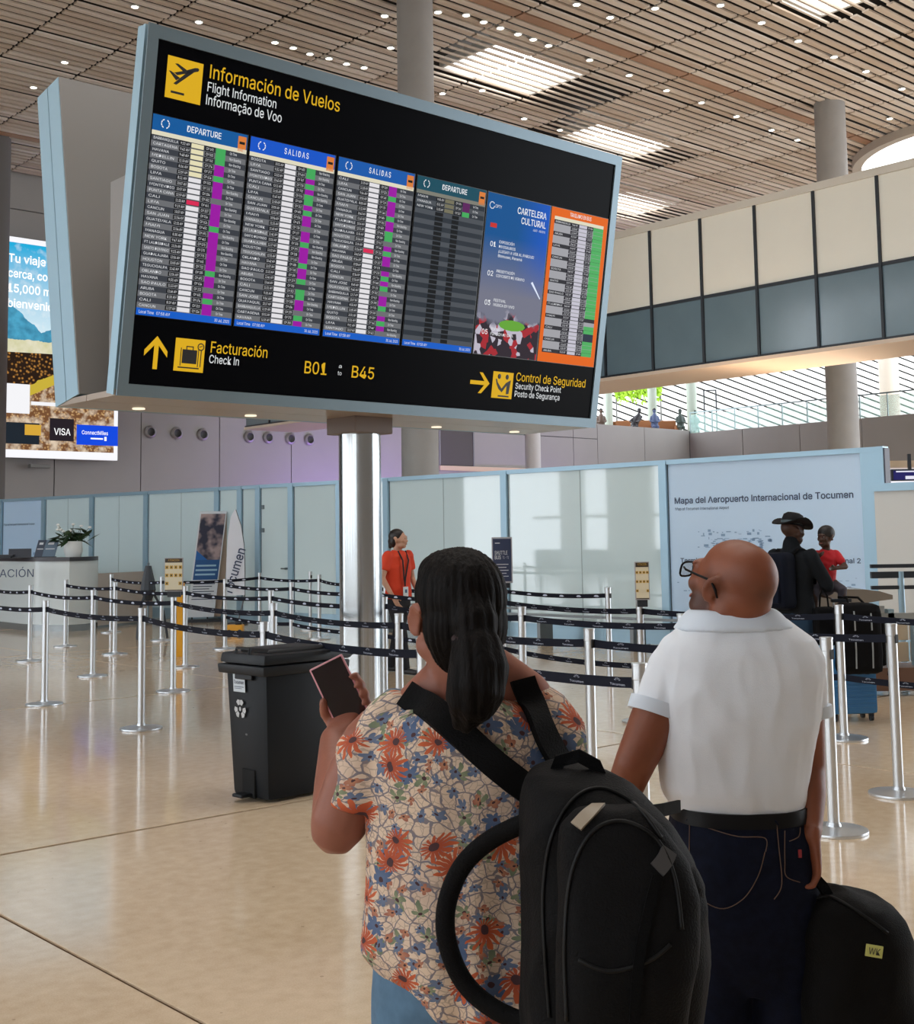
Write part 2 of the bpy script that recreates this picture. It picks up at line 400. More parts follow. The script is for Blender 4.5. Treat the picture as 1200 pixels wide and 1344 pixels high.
# side wall with tall windows behind the left of the camera (mirrored in the frosted partition)
wl = struct(MB().box(-22.4, -22, -26, 41, 9.0, CZ+.7).build('wall_left', mat('plaster', (200,200,196))))
wl.rotation_euler.z = YAWU
for j in range(17):
    a = -26+j*4.0; MB().box(-22.4, -22, a, a+(2.5 if j % 2 else 1.3), 0, 9.0).build('pier', mat('plaster', (200,200,196)), wl)
MB().box(-22.35, -22.1, -26, 41, 5.6, 5.75).build('transom', mat('plaster', (200,200,196)), wl)
MB().box(-22.35, -22.1, -26, 41, 2.45, 2.6).build('transom', mat('plaster', (200,200,196)), wl)
MB().box(-22.35, -22.1, -26, 41, 0, .9).build('sill_wall', mat('grey_trim', (125,124,122)), wl)
wf = struct(MB().box(-22, 22, -9.3, -9, 0, CZ+.7).build('wall_light_block', mat('plaster_dim', (150,146,142), rough=.7)))  # unseen wall added behind the camera to hold back light
wf.rotation_euler.z = YAWU
# ---- columns
conc = mat('concrete', (150,146,142), rough=.6, noise_amt=.07, noise_scale=1.4, bump=.15, bump_scale=30)
def column(px, py, d, dia, ztop, label, cap=True, m=conc, name='column'):
    p = P(px, py, d); t = thing(name, label, 'column', (p.x, p.y, 0))
    MB().lathe([(dia/2, 0), (dia/2, ztop)], 32).build('shaft', m, t, smooth=40)
    if cap: MB().lathe([(dia/2+.03, ztop-.55), (dia/2+.03, ztop-.2), (dia/2-.04, ztop-.18), (dia/2-.04, ztop)], 32).build('collar', mat('collar_metal', (128,124,120), rough=.5), t, smooth=40)
    MB().lathe([(dia/2+.05, 0), (dia/2+.05, .25)], 32).build('plinth', mat('grey_trim', (125,124,122)), t, smooth=40)
    return t
column(548, 300, 28.4, .84, CZ+.7, 'thick grey concrete column rising behind the middle of the board', False)
column(1098, 350, 36.0, .88, CZ+.6, 'thick grey column standing behind the glazed bridge, below the round light well')
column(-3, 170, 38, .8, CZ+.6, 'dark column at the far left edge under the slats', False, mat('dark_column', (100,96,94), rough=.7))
column(700, 585, 42.5, .5, 6.6, 'slim column lit violet by an uplight right of the wall recess', False, mat('pale_column', (190,186,190), rough=.5))
# ---- glazed bridge across the hall
bw = thing('glazed_bridge', 'long enclosed bridge with cream upper panels and grey glass below, crossing the hall at right', 'bridge', uv(22.68, 18.6, 0), YAWU)
cream = mat('cream_frosted', (252,248,234), rough=.35, noise_amt=.02, noise_scale=.8)
gg = mat('grey_glass', (112,134,146), rough=.12, noise_amt=.10, noise_scale=.7, spec=.6)
blk = mat('dark_frame', (38,44,52), rough=.4)
ump = MB().box(0, .03, .03, 1.42, 6.87, 8.62).mesh('upper_panel', cream)
lmp = MB().box(0, .02, .03, 1.42, 5.38, 6.80).mesh('lower_pane', gg)
mlp = MB().box(-.045, .06, -.03, .03, 5.33, 8.66).mesh('mullion', blk)
for k in range(-9, 12):
    for nm, me in (('upper_panel', ump), ('lower_pane', lmp), ('mullion', mlp)):
        o = link(nm, me, bw); o.location = (0, k*1.45, 0)
y0, y1 = -13.1, 17.4
MB().box(-.03, .06, y0, y1, 6.80, 6.87).build('middle_rail', blk, bw)
MB().box(-.05, .2, y0, y1, 8.62, 8.78).build('top_rail', mat('cream_trim', (228,220,206), rough=.4), bw)
MB().box(-.03, .06, y0, y1, 5.33, 5.38).build('bottom_rail', blk, bw)
MB().box(-.06, 2.0, y0, y1, 5.25, 5.33).build('deck', mat('soffit_beige', (232,212,192), rough=.35), bw)
MB().box(1.9, 2.0, y0, y1, 5.33, 8.7).build('rear_panel', cream, bw)
MB().box(.0, 2.0, y0, y1, 8.62, 8.7).build('bridge_roof', cream, bw)
t = thing('dome_camera', 'small dark dome camera hanging under the lit bridge soffit', 'camera', P(905, 486, 30.8))
MB().lathe([(.16,.1),(.16,.0),(.11,-.02)], 20).build('mount', mat('white_metal', (215,215,212)), t, smooth=40)
MB().ell((0,0,-.03), (.11,.11,.11)).build('dome', mat('smoked', (40,34,38), rough=.1), t, smooth=True)
# ---- upper floor behind the bridge
mz = struct(MB().box(45.6, 90, 41.3, 80, 6.45, 6.7).box(53, 90, 8, 41.3, 6.45, 6.7).build('floor_upper', mat('mezz_floor', (160,150,140), rough=.4)))
mz.rotation_euler.z = YAWU
gl = mat('green_glass', (190,225,215), rough=.05, trans=.0, alpha=.35)
rail = mat('rail_steel', (120,135,135), rough=.3, metal=.6)
t = thing('glass_balustrade', 'greenish glass balustrade on top of the brown grey wall of the upper floor', 'railing', uv(52.8, 41, 6.75), YAWU)
pm = MB().box(0, .02, -1.35, -.03, .05, 1.0).mesh('glass_pane', gl); pp = MB().box(-.02, .04, -.02, .02, 0, 1.1).mesh('post', rail)
for k in range(0, 20):
    for nm, me in (('glass_pane', pm), ('post', pp)):
        o = link(nm, me, t); o.location = (0, -k*1.4, 0)
MB().box(-.03, .05, -28, 0, 1.08, 1.14).build('handrail', rail, t)
# sloping slatted roof edge seen beyond the upper floor
sr_ = thing('slatted_roof_edge', 'sloping white slatted roof edge seen through the gap under the bridge', 'roof', P(1000, 510, 80), 0)
wh = mat('white_slat', (236,234,230), rough=.5); bwid = MB()
base = P(1000, 510, 80)
ang = math.atan(.40)
R = Matrix.Rotation(ang, 4, 'Y')
sm = MB().bevbox(-26, 26, -.08, .02, -.15, .15, .01).mesh('roof_slat', wh)
for k in range(-22, 34):
    o = link('roof_slat', sm, sr_); o.matrix_local = R @ Matrix.Translation((0, 0, k*.40))
MB().box(-26, 26, .3, .5, -14, 10).build('backing', mat('roof_dark', (48,46,44), rough=.9), sr_)
pal = mat('pale_post', (176,186,172), rough=.5)
for px, w, d, lab in ((798, .48, 68, 'slim pale column on the upper floor beside the board'), (856, .5, 69, 'slim brownish column of the upper floor next to the green leaves'), (908, .55, 68, 'pale green column of the upper floor below the dome camera'), (1168, 1.0, 66, 'pale concrete column of the upper floor at the right edge')):
    p = P(px, 520, d); c = thing('upper_column', lab, 'column', (p.x, p.y, 6.7))
    MB().lathe([(w/2, 0), (w/2, 5.6)], 20).build('shaft', pal if px < 1000 else mat('beige_column', (205,192,176)), c, smooth=40)
    MB().lathe([(w/2+.06, 0), (w/2+.06, .2)], 20).build('plinth', mat('grey_trim', (125,124,122)), c, smooth=40)
t = thing('door_frame', 'dark empty door frame on the upper floor', 'frame', P(932, 556, 67)); t.location.z = 7.3
f = MB(); f.box(-.3,-.24,-.05,.05,-.6,1.9); f.box(.34,.4,-.05,.05,-.6,1.9); f.box(-.3,.4,-.05,.05,1.84,1.9); f.build('frame', blk, t)
t = thing('hanging_plants', 'bright green hanging foliage over the lounge on the upper floor', 'plant', P(838, 514, 71)); t_leaf = MB()
rnd = random.Random(3)
for k in range(1300):
    c = Vector((rnd.uniform(-1.3, 1.3), rnd.uniform(-.3, .3), rnd.gauss(.14, .30))); a = rnd.uniform(0, 6.28); s = rnd.uniform(.06, .12)
    d1 = Vector((math.cos(a), rnd.uniform(-.4,.4), math.sin(a)))*s; d2 = Vector((-math.sin(a), rnd.uniform(-.4,.4), math.cos(a)))*s*.5
    t_leaf.add([tuple(c-d1), tuple(c-d2), tuple(c+d1), tuple(c+d2)], [(0,1,2,3)])
o = t_leaf.build('foliage', mat('lime_leaf', (170,215,50), rough=.5), t, kind='stuff', flip=False)
MB().box(-1.3, 1.3, -.2, .2, .62, .72).build('planter', mat('grey_trim', (125,124,122)), t)
for s in (-1.25, 1.25): MB().box(s-.04, s+.04, -.04, .04, 6.7-t.location.z, .65).build('trellis_post', mat('grey_trim', (125,124,122)), t)
# sofas and sitting people up there
sofm = mat('sofa_tan', (150,100,62), rough=.7)
def sofa(px, d, w, lab):
    p = P(px, 545, d); t = thing('sofa', lab, 'sofa', (p.x, p.y, 6.7), 0, None)
    MB().bevbox(-w/2, w/2, -.4, .4, .1, .45, .05).build('seat', sofm, t); MB().bevbox(-w/2, w/2, .25, .45, .4, 1.0, .05).build('backrest', sofm, t)
    for s in (-1, 1): MB().bevbox(s*w/2-.12, s*w/2+.12, -.4, .45, .1, .7, .04).build('armrest', sofm, t)
sofa(799, 68, 1.0, 'tan brown sofa on the upper floor next to the board edge'); sofa(819, 67.6, .8, 'small tan armchair on the upper floor left of the sitting group')
sofa(846, 67.6, 1.1, 'tan brown sofa in the middle of the upper floor lounge'); sofa(875, 68, 1.1, 'tan brown sofa at the right end of the upper floor lounge')
def tiny_person(px, py, d, top, lab, lean=0.0):
    p = P(px, py, d); t = thing('person', lab, 'person', (p.x, p.y, 6.72)); h = .75
    b = MB(); b.caps([(0,0,.55),(lean*.4,0,.85),(lean,0,1.1)], [.2,.19,.13]); b.caps([(lean,0,1.1),(lean*1.1,0,1.28)], [.06,.06]); b.ell((lean*1.2,0,1.36), (.095,.1,.12))
    b.caps([(.08,-.05,.5),(.1,-.5,.5),(.1,-.5,.05)], [.09,.07,.05]); b.caps([(-.08,-.05,.5),(-.1,-.5,.5),(-.1,-.5,.05)], [.09,.07,.05])
    b.caps([(lean+.18,0,1.05),(.25,-.12,.8),(.12,-.3,.75)], [.055,.05,.04]); b.caps([(lean-.18,0,1.05),(-.25,-.12,.8),(-.12,-.3,.75)], [.055,.05,.04])
    remesh(b, 'body', top, t, .04, 2)
    MB().ell((lean*1.2,.02,1.4), (.1,.1,.11)).build('hair', mat('hair_black', (22,18,17), rough=.6), t, smooth=True)
tiny_person(789, 540, 66.3, mat('cloth_brown', (90,70,58)), 'tiny figure in brown sitting on the upper floor right beside the board')
tiny_person(832, 540, 66.4, mat('cloth_dark', (38,34,40)), 'tiny figure in black lounging on the upper floor below the green leaves', .25)
tiny_person(859, 540, 66.6, mat('cloth_blue', (70,84,120)), 'tiny figure in blue sitting on the upper floor lounge')
tiny_person(893, 545, 67.2, mat('cloth_green', (52,66,60)), 'tiny dark figure sitting right of the sofas on the upper floor')
tiny_person(912, 548, 67.8, mat('cloth_teal', (70,110,100)), 'tiny figure in teal sitting left of the door frame on the upper floor')
# ================================================================ GLASS PARTITION
steel_blue = mat('pale_blue_metal', (152,182,200), rough=.32, metal=.35)
frost = mat('frosted_glass', (206,225,229), rough=.03, spec=.9, noise_amt=.02, noise_scale=.4)
mapm = mat('map_print', (188,214,240), rough=.2)
ink = mat('navy_ink', (52,66,98), rough=.6); inkl = mat('pale_ink', (128,158,192), rough=.6)
PH = 2.68
tops = [(1158,586),(872,604.5),(663,617),(508,627),(446,632),(383,636.5),(340,639),(316,640),(286,641.5),(193,646.5),(122,650),(59,653),(3,655.5),(-75,658.5)]
anchor = [(1158,586),(880,604),(665,617),(510,627),(445,632.2),(190,646.5),(0,655.5),(-75,658.5)]
pts = []
for x, y in tops: pts.append(G(x, y, PH)*1.0)
# keep the run straight between its two bends
A0, A1, A2 = G(1158,586,PH), G(508,627,PH), G(0,655.5,PH)
def on_line(px, a, b):
    # point of the line a-b (floor plan) that lies under photo column px
    r = ray(px, 640); d = (b-a); den = d.x*r.y - d.y*r.x
    t = (r.x*a.y - r.y*a.x)/den; return Vector((a.x+d.x*t, a.y+d.y*t, 0))
pts = [on_line(x, A0, A1) if x >= 500 else on_line(x, A1, A2) for x, y in tops]
part = thing('glass_partition', 'long free-standing partition of frosted glass panels in pale blue metal frames behind the queue', 'partition', (pts[3].x, pts[3].y, 0))
T0 = Matrix.Translation((-pts[3].x, -pts[3].y, 0))
def frame_mat(a, b):
    x = (b-a).normalized(); y = Vector((-x.y, x.x, 0))
    if y.y < 0: y = -y
    return Matrix(((x.x, y.x, 0, a.x), (x.y, y.y, 0, a.y), (0, 0, 1, 0), (0,0,0,1)))
for i in range(len(pts)-1):
    b_, a_ = pts[i], pts[i+1]            # a_ = left end
    L = (b_-a_).length; M = T0 @ frame_mat(a_, b_)
    w0 = .13; w1 = .27 if i == 0 else .0
    ismap = i in (0, 11)
    g = MB(); g.T = M; g.box(w0/2+.01, L-w0/2-.01-w1*.5, .0, .03, .22, PH-.07)
    g.build('map_panel' if ismap else 'frosted_panel', mapm if ismap else frost, part)
    if L > 1.9 and not ismap:
        s = MB(); s.T = M; s.box(L*.5-.006, L*.5+.006, -.004, .0, .22, PH-.07); s.build('panel_seam', mat('seam_grey', (150,168,172)), part)
    p = MB(); p.T = M; p.box(-w0/2, w0/2, -.05, .07, 0, PH-.02); p.build('post', steel_blue, part)
    if i == 0:
        p = MB(); p.T = M; p.box(L-.27, L-.03, -.03, .05, 0, PH-.02); p.build('post', steel_blue, part)
        p = MB(); p.T = M; p.box(L-.025, L+.06, -.06, .10, 0, PH); p.build('end_post', steel_blue, part)
        p = MB(); p.T = M; p.box(L+.06, L+.075, -.04, .10, 0, PH-.02); p.build('end_cap', mat('dark_edge', (86,84,96)), part)
    p = MB(); p.T = M; p.box(0, L, -.035, .06, PH-.07, PH); p.build('top_rail', steel_blue, part)
    p = MB(); p.T = M; p.box(0, L, -.035, .06, 0, .22); p.build('bottom_rail', steel_blue, part)
    d = MB(); d.T = M; d.box(w0/2, w0/2+.012, -.004, .0, .22, PH-.07); d.build('gasket', mat('gasket', (70,84,96)), part)
    if ismap:   # the airport map printed on the panel
        KS = (PH-EYE)/.94; MK = M @ Matrix.Translation((0,0,EYE)) @ Matrix.Scale(KS, 4) @ Matrix.Translation((0,0,-EYE)); mp = MB(); mp.T = MK; L = L/KS
        if i == 0:
            put_text(mp, 'Mapa del Aeropuerto Internacional de Tocumen', w0/2+.09, 1.98, .075, width=2.42, y=-.004, bold=.16)
            put_text(mp, 'Map of Tocumen International Airport', w0/2+.10, 1.895, .035, width=.78, y=-.004)
            put_text(mp, 'Terminal 1', w0/2+.15, 1.24, .055, width=.46, y=-.004, bold=.14)
            put_text(mp, 'Terminal 2', L-.71, 1.24, .055, width=.42, y=-.004, bold=.14)
            mp.build('map_lettering', ink, part)
            k = MB(); k.T = MK; rr = random.Random(5)
            for cx, cz, n_, sx, sz in ((.75,1.5,26,.28,.13),(1.25,1.5,26,.24,.13),(L-.85,1.02,12,.5,.05),(.5,.98,14,.35,.1),(1.3,1.0,24,.5,.12)):
                for q in range(n_):
                    x = cx+rr.uniform(-sx,sx); z = cz+rr.uniform(-sz,sz); w = rr.uniform(.01,.07)
                    quad(k, x, x+w, z, z+rr.choice((.006,.012,.03)), -.004)
            for q in range(18):   # pier outlines
                x = L-1.35+q*.055; z = 1.02-.10*abs(math.sin(q*.35)); quad(k, x, x+.05, z, z+.02, -.004)
            for j in range(2):
                for q in range(14):
                    a = q/14*6.28; x = .78+j*.5+.09*math.cos(a); z = 1.47+.06*math.sin(a); quad(k, x, x+.04, z, z+.012, -.004)
            k.build('map_drawing', inkl, part)
        else:
            put_text(mp, 'Mapa del Aeropuerto Internacional de Tocumen', .10, 1.98, .045, width=L*.72, y=-.004); mp.build('map_lettering', ink, part)
            k = MB(); k.T = MK; rr = random.Random(6)
            for q in range(30):
                x = rr.uniform(.1, L-.25); z = rr.uniform(1.1, 1.5); quad(k, x, x+rr.uniform(.02,.1), z, z+rr.choice((.01,.05)), -.004)
            k.build('map_drawing', inkl, part)
# door handle on the narrow door leaf
M = T0 @ frame_mat(pts[6], pts[5]); L = (pts[5]-pts[6]).length
h = MB(); h.T = M; h.tube([(L-.25,-.05,1.05),(L-.12,-.07,1.05)], .014); h.tube([(L-.12,-.07,1.05),(L-.12,0,1.05)], .02); h.build('door_handle', mat('rail_steel2', (110,120,124), rough=.3, metal=.7), part)
h = MB(); h.T = M
for z in (2.2, 1.75): h.box(.08, .16, -.02, 0, z, z+.08)
h.build('hinge', mat('rail_steel2', (110,120,124)), part)
# low bench rails in front of the middle bays
t = thing('bench_rail', 'low dark steel rail bench standing along the frosted partition', 'bench', G(700, 858))
M = Matrix.Translation((-t.location.x, -t.location.y, 0)) @ frame_mat(pts[3], pts[0]) @ Matrix.Translation((0, -.7, 0))
LL = (pts[0]-pts[3]).length
for z, y in ((.30, 0), (.38, .12), (.46, .24)):
    q = MB(); q.T = M; q.box(.3, LL-1.5, y, y+.05, z, z+.035); q.build('rail', mat('bench_steel', (120,124,126), rough=.35, metal=.5), t)
for k in range(5):
    q = MB(); q.T = M; x = .6+k*(LL-2.4)/4; q.box(x, x+.06, 0, .3, 0, .34); q.box(x-.03, x+.09, -.06, .36, 0, .03); q.build('leg', mat('bench_steel', (120,124,126)), t)
# ---- right-hand background: beige screen, beam and a hanging monitor
t = thing('frosted_side_screen', 'beige frosted screen standing behind the right end of the partition', 'partition', P(1200, 760, 16.5)); t.location.z = 0
a = P(1150, 700, 16.2); b = P(1290, 700, 15.2); M = Matrix.Translation((-t.location.x, -t.location.y, 0)) @ frame_mat(Vector((a.x,a.y,0)), Vector((b.x,b.y,0))); L = (b-a).length
q = MB(); q.T = M; q.box(0, L, 0, .04, .25, 2.1); q.build('frosted_panel', mat('beige_frost', (206,206,202), rough=.3), t)
q = MB(); q.T = M; q.box(0, L, -.03, .06, 2.1, 2.2); q.build('top_rail', steel_blue, t)
q = MB(); q.T = M; q.box(0, L, -.03, .06, 0, .25); q.build('bottom_rail', steel_blue, t)
t = thing('canopy_beam', 'lit beige canopy edge above the side screen at the right edge', 'canopy', P(1200, 612, 24))
MB().box(-.7, 3, -.2, 1.5, -.02, .1).build('beam', mat('beige_trim', (205,180,150)), t)
MB().box(-.62, 3, .4, .5, -.5, -.02).build('glow_panel', emat('canopy_glow', (250,248,255), .95), t)
t = thing('overhead_monitor', 'small dark blue monitor hanging under the beige canopy edge', 'monitor', P(1185, 624, 23.6))
MB().bevbox(-.2, .5, 0, .08, -.1, .12, .01).build('housing', blk, t)
q = MB(); quad(q, -.17, .47, -.08, .09, -.004); q.build('screen', emat('navy_screen', (38,36,100), .9), t)
q = MB(); quad(q, .05, .4, -.07, -.01, -.006); quad(q, -.12, .42, .06, .085, -.006); q.build('screen_window', emat('white_screen', (240,240,255), .9), t)
MB().box(.12, .18, .02, .06, .12, .4).build('bracket', blk, t)
# dark rail in front of the side screen
t = thing('gate_rail', 'dark double rail with a steel post in front of the beige side screen', 'railing', P(1190, 900, 13.8)); t.location.z = 0
for z in (.97, 1.09, 1.2):
    MB().box(-.32, 1.0, 0, .05, z, z+(.04 if z != 1.09 else .07)).build('rail', blk, t)
MB().tube([(0,.02,0),(0,.02,1.16)], .035, 14).build('post', steel_blue, t)
MB().tube([(.95,.02,0),(.95,.02,1.16)], .035, 14).build('post', steel_blue, t)
# curved reception shelf at the right
c = P(1118, 900, 12.4)
t = thing('curved_reception_desk', 'grey curved-top standing desk on steel legs at the right edge', 'desk', (c.x, c.y, 0))
mt = mat('desk_top', (132,124,114), rough=.25); ds = mat('desk_edge', (70,70,74), rough=.3)
top = MB(); bt = MB(); n = 18
outer = [P(x, y, 12.4) for x, y in ((1036,797),(1046,788),(1062,781),(1085,776),(1110,773.5),(1135,773.5),(1155,776),(1172,781))]
vs = []; 
for k, p in enumerate(outer):
    x = p.x-c.x; z = p.z
    for yy, zz in ((0, z), (.75, z), (.75, z-.04-.12*math.sin(k/7*3.14)), (0, z-.04-.12*math.sin(k/7*3.14))): vs.append((x, yy, zz))
fs = []
for k in range(len(outer)-1):
    for i in range(4): j = (i+1) % 4; fs.append((k*4+i, k*4+j, k*4+4+j, k*4+4+i))
fs += [(3,2,1,0), (28,29,30,31)]
top.add(vs, fs); top.build('desk_top', mt, t, smooth=30)
for px in (1118, 1172):
    p = P(px, 800, 12.45); MB().box(p.x-c.x-.03, p.x-c.x+.03, .1, .2, 0, p.z).build('leg', steel_blue, t)
for px0, px1 in ((1126,1140),(1146,1168)):
    a, b = P(px0, 850, 12.6), P(px1, 850, 12.6)
    MB().box(a.x-c.x, b.x-c.x, .3, .34, .3, .86).build('front_panel', mat('beige_frost', (206,206,202)), t)
a, b = P(1080, 850, 12.5), P(1250, 850, 12.5)
MB().box(a.x-c.x, b.x-c.x, .12, .62, .05, .27).build('plinth', mat('desk_brown', (110,82,68), rough=.4), t)
MB().box(a.x-c.x+.3, b.x-c.x, .1, .14, .72, .80).build('shelf_edge', mat('shelf_grey', (150,155,155), rough=.3), t)
for i in range(3):
    a, b = P(1176+i*26, 850, 12.6), P(1198+i*26, 850, 12.6)
    for z0, z1 in ((.31,.5),(.52,.70)): MB().bevbox(a.x-c.x, b.x-c.x, .3, .36, z0, z1, .008).build('drawer_front', mat('cabinet_beige', (225,205,175), rough=.4), t)
    MB().box(b.x-c.x+.02, b.x-c.x+.06, .22, .3, .28, .76).build('leg', steel_blue, t)
# ================================================================ LEFT SIDE
# back-lit advertisement on the back wall
AD = thing('advertising_lightbox', 'large back-lit advertisement of a mountain landscape on the back wall at left', 'lightbox', uv(15.2, 40.4, 4.4), YAWU)
MB().box(0, 5.1, .02, .3, 0, 7.3).build('housing', mat('white_lit_edge', (235,238,245), rough=.4), AD)
f = MB(); f.box(4.96, 5.1, 0, .02, 0, 7.3); f.box(0, 5.1, 0, .02, 0, .26); f.box(0, 5.1, 0, .02, 7.12, 7.3); f.build('lit_border', emat('border_white', (250,250,255), 1.0), AD)
def ad_mat():
    M = emat('ad_picture', (255,255,255), 1.0); n = N(M)
    tc = n.new('TexCoord'); sx = n.new('SeparateXYZ'); n.link(tc.outputs['Object'], sx.inputs[0]); x, z = sx.outputs[0], sx.outputs[2]
    nz = n.new('TexNoise'); nz.inputs['Scale'].default_value = 3.0; nz.inputs['Detail'].default_value = 7; n.link(tc.outputs['Object'], nz.inputs['Vector'])
    vo = n.new('TexVoronoi'); vo.inputs['Scale'].default_value = 9; n.link(tc.outputs['Object'], vo.inputs['Vector'])
    nf = n.math('SUBTRACT', nz.outputs['Fac'], .5)
    # sky
    f = n.math('MULTIPLY', n.math('SUBTRACT', z, 3.9), .32, clamp=True)
    col = n.mix(f, srgb((225,245,252)), srgb((30,175,225)))
    cl = n.math('MULTIPLY', n.math('SUBTRACT', nz.outputs['Fac'], .5), 4, clamp=True); col = n.mix(n.math('MULTIPLY', cl, .5), col, (1,1,1))
    # mountains
    m1 = n.math('SUBTRACT', 5.25, n.math('MULTIPLY', n.math('ABSOLUTE', n.math('SUBTRACT', x, 1.0)), .80))
    m2 = n.math('ADD', 4.05, n.math('MULTIPLY', n.math('SUBTRACT', x, 2.0), .45))
    mh = n.math('ADD', n.math('MAXIMUM', m1, n.math('MINIMUM', m2, 5.1)), n.math('MULTIPLY', nf, .3))
    isM = n.math('LESS_THAN', z, mh)
    mc = n.mix(n.math('MULTIPLY', nz.outputs['Fac'], 1.6, clamp=True), srgb((12,60,95)), srgb((80,170,205)))
    col = n.mix(isM, col, mc)
    fld = n.math('LESS_THAN', z, n.math('ADD', 3.9, n.math('MULTIPLY', nf, .2)))
    col = n.mix(fld, col, n.mix(n.math('MULTIPLY', nz.outputs['Fac'], 1.5, clamp=True), srgb((190,190,110)), srgb((235,230,205))))
    sc = n.mix(n.math('MULTIPLY', vo.outputs['Distance'], 2.2, clamp=True), srgb((215,150,70)), srgb((40,25,15)))
    col = n.mix(n.math('LESS_THAN', z, n.math('ADD', 3.42, n.math('MULTIPLY', x, .03))), col, sc)
    edge = n.math('ADD', 1.95, n.math('MULTIPLY', n.math('SUBTRACT', x, 1.0), .50))
    v2 = n.new('TexVoronoi'); v2.inputs['Scale'].default_value = 11; n.link(tc.outputs['Object'], v2.inputs['Vector'])
    gc = n.mix(n.math('MULTIPLY', v2.outputs['Distance'], 2.0, clamp=True), srgb((235,190,130)), srgb((120,80,50)))
    gc = n.mix(n.math('MULTIPLY', n.math('SUBTRACT', nz.outputs['Fac'], .45), 5, clamp=True), gc, srgb((225,205,180)))
    gr = n.mix(n.math('GREATER_THAN', z, n.math('SUBTRACT', edge, .38)), gc, srgb((205,180,60)))
    col = n.mix(n.math('LESS_THAN', z, n.math('ADD', edge, n.math('MULTIPLY', nf, .3))), col, gr)
    n.link(col, n.B.inputs['Emission Color']); n.B.inputs['Emission Strength'].default_value = .95
    return M
q = MB(); quad(q, .1, 4.96, .26, 7.12, .012); q.build('picture', ad_mat(), AD)
q = MB(); s_ = .34
for k, (tx, w) in enumerate((('Tu viaje más', 2.35), ('cerca, con tus', 2.35), ('15,000 millas', 2.35), ('bienvenida', 2.0))):
    q = MB(); put_text(q, tx, 1.15, 6.45-k*.50, .27, width=w*.88, y=.004, bold=.2)
    q.build('ad_lettering', emat('ad_white', (255,255,255), 1.1), AD)
# the traveller in a striped poncho printed on the picture
q = MB(); q.add([(3.20,.002,2.0),(3.34,.002,2.0),(3.42,.002,3.0),(3.22,.002,3.0)], [(0,1,2,3)]); q.build('printed_figure', emat('ad_jeans', (30,80,150), .9), AD)
q = MB(); q.add([(2.95,-.001,2.75),(3.5,-.001,2.95),(3.5,-.001,3.95),(3.15,-.001,4.0)], [(0,1,2,3)]); q.build('printed_poncho', emat('ad_poncho', (70,60,85), .9), AD)
q = MB()
for k in range(4): x = 3.0+k*.12; q.add([(x,-.003,2.8+k*.03),(x+.05,-.003,2.82+k*.03),(x+.16,-.003,3.7),(x+.12,-.003,3.7)], [(0,1,2,3)])
q.ell((3.32,-.0,4.1), (.09,.004,.12)); q.build('printed_stripes', emat('ad_stripe', (225,180,170), .95), AD)
# cards and bank logo at the bottom of the advertisement
q = MB(); q.box(1.0, 1.95, -.004, .0, 1.45, 2.42); q.box(2.0, 3.1, -.004, 0, 1.75, 1.87); q.build('ad_white_card', emat('ad_card', (245,245,248), 1.0), AD)
q = MB(); q.box(1.0, 2.3, -.002, .002, .45, 1.15); q.build('ad_card_dark', emat('ad_dark', (28,38,48), .9), AD)
q = MB(); q.box(1.8, 2.35, -.003, .001, .75, 1.1); q.build('ad_card_yellow', emat('ad_yellow', (225,175,60), .9), AD)
q = MB(); q.box(2.65, 3.5, -.004, .0, .6, 1.35); q.build('ad_card_black', emat('ad_black', (40,32,40), .8), AD)
q = MB(); put_text(q, 'VISA', 2.80, .80, .22, width=.58, y=-.008, bold=.08); q.build('card_lettering', emat('ad_white', (255,255,255)), AD)
q = MB(); q.box(3.6, 5.1, -.012, -.004, .50, 1.18); q.build('logo_field', emat('ad_logo_blue', (10,72,225), 1.0), AD)
q = MB(); put_text(q, 'ConnectMiles', 3.78, .86, .13, width=.95, y=-.016, bold=.06); quad(q, 4.1, 4.55, .70, .75, -.016); quad(q, 4.6, 4.68, .66, .80, -.016); q.build('logo_lettering', emat('ad_white', (255,255,255)), AD)
t = thing('wall_speaker', 'small grey light fitting on the wall under the advertisement', 'lamp', uv(17.6, 40.6, 4.15), YAWU)
MB().bevbox(-.35, .35, -.12, .12, -.06, .06, .02).build('housing', mat('grey_trim', (125,124,122)), t); MB().box(-.05, .05, .1, .4, -.03, .03).build('bracket', blk, t)
# ---- information desk
dc = G(60, 829)
t = thing('information_desk', 'white curved information desk with a dark counter top at the left edge', 'desk', (dc.x, dc.y, 0))
base = [G(x, y) for x, y in ((-120,800),(-70,812),(-30,820),(0,824),(30,827.5),(60,829),(90,829),(112,827.5),(128,825))]
def strip(mb, line, z0, z1, off0=0.0, th=.1):
    vs = []; fs = []
    for p in line:
        q = Vector((p.x-dc.x, p.y-dc.y, 0)); nn = Vector((p.x, p.y, 0)).normalized()
        for o_, z in ((-off0, z0), (-off0, z1), (th, z1), (th, z0)): vs.append(tuple(q + nn*o_ + Vector((0,0,z))))
    for k in range(len(line)-1):
        for i in range(4): j = (i+1) % 4; fs.append((k*4+i, k*4+j, k*4+4+j, k*4+4+i))
    fs += [(3,2,1,0), tuple((len(line)-1)*4+i for i in range(4))]
    mb.add(vs, fs); return mb
dw = mat('desk_white', (205,214,216), rough=.18, spec=.6)
strip(MB(), base, .12, 1.27).build('front', dw, t, smooth=40)
strip(MB(), base, 1.27, 1.34, .04, .6).build('counter_top', mat('counter_dark', (48,44,50), rough=.3), t, smooth=40)
strip(MB(), base, 0, .12, -.03, .1).build('plinth', mat('plinth_steel', (150,156,158), rough=.25, metal=.6), t, smooth=40)
wing = [G(x, y) for x, y in ((128,825),(145,823),(165,821),(185,819),(200,817.5))]
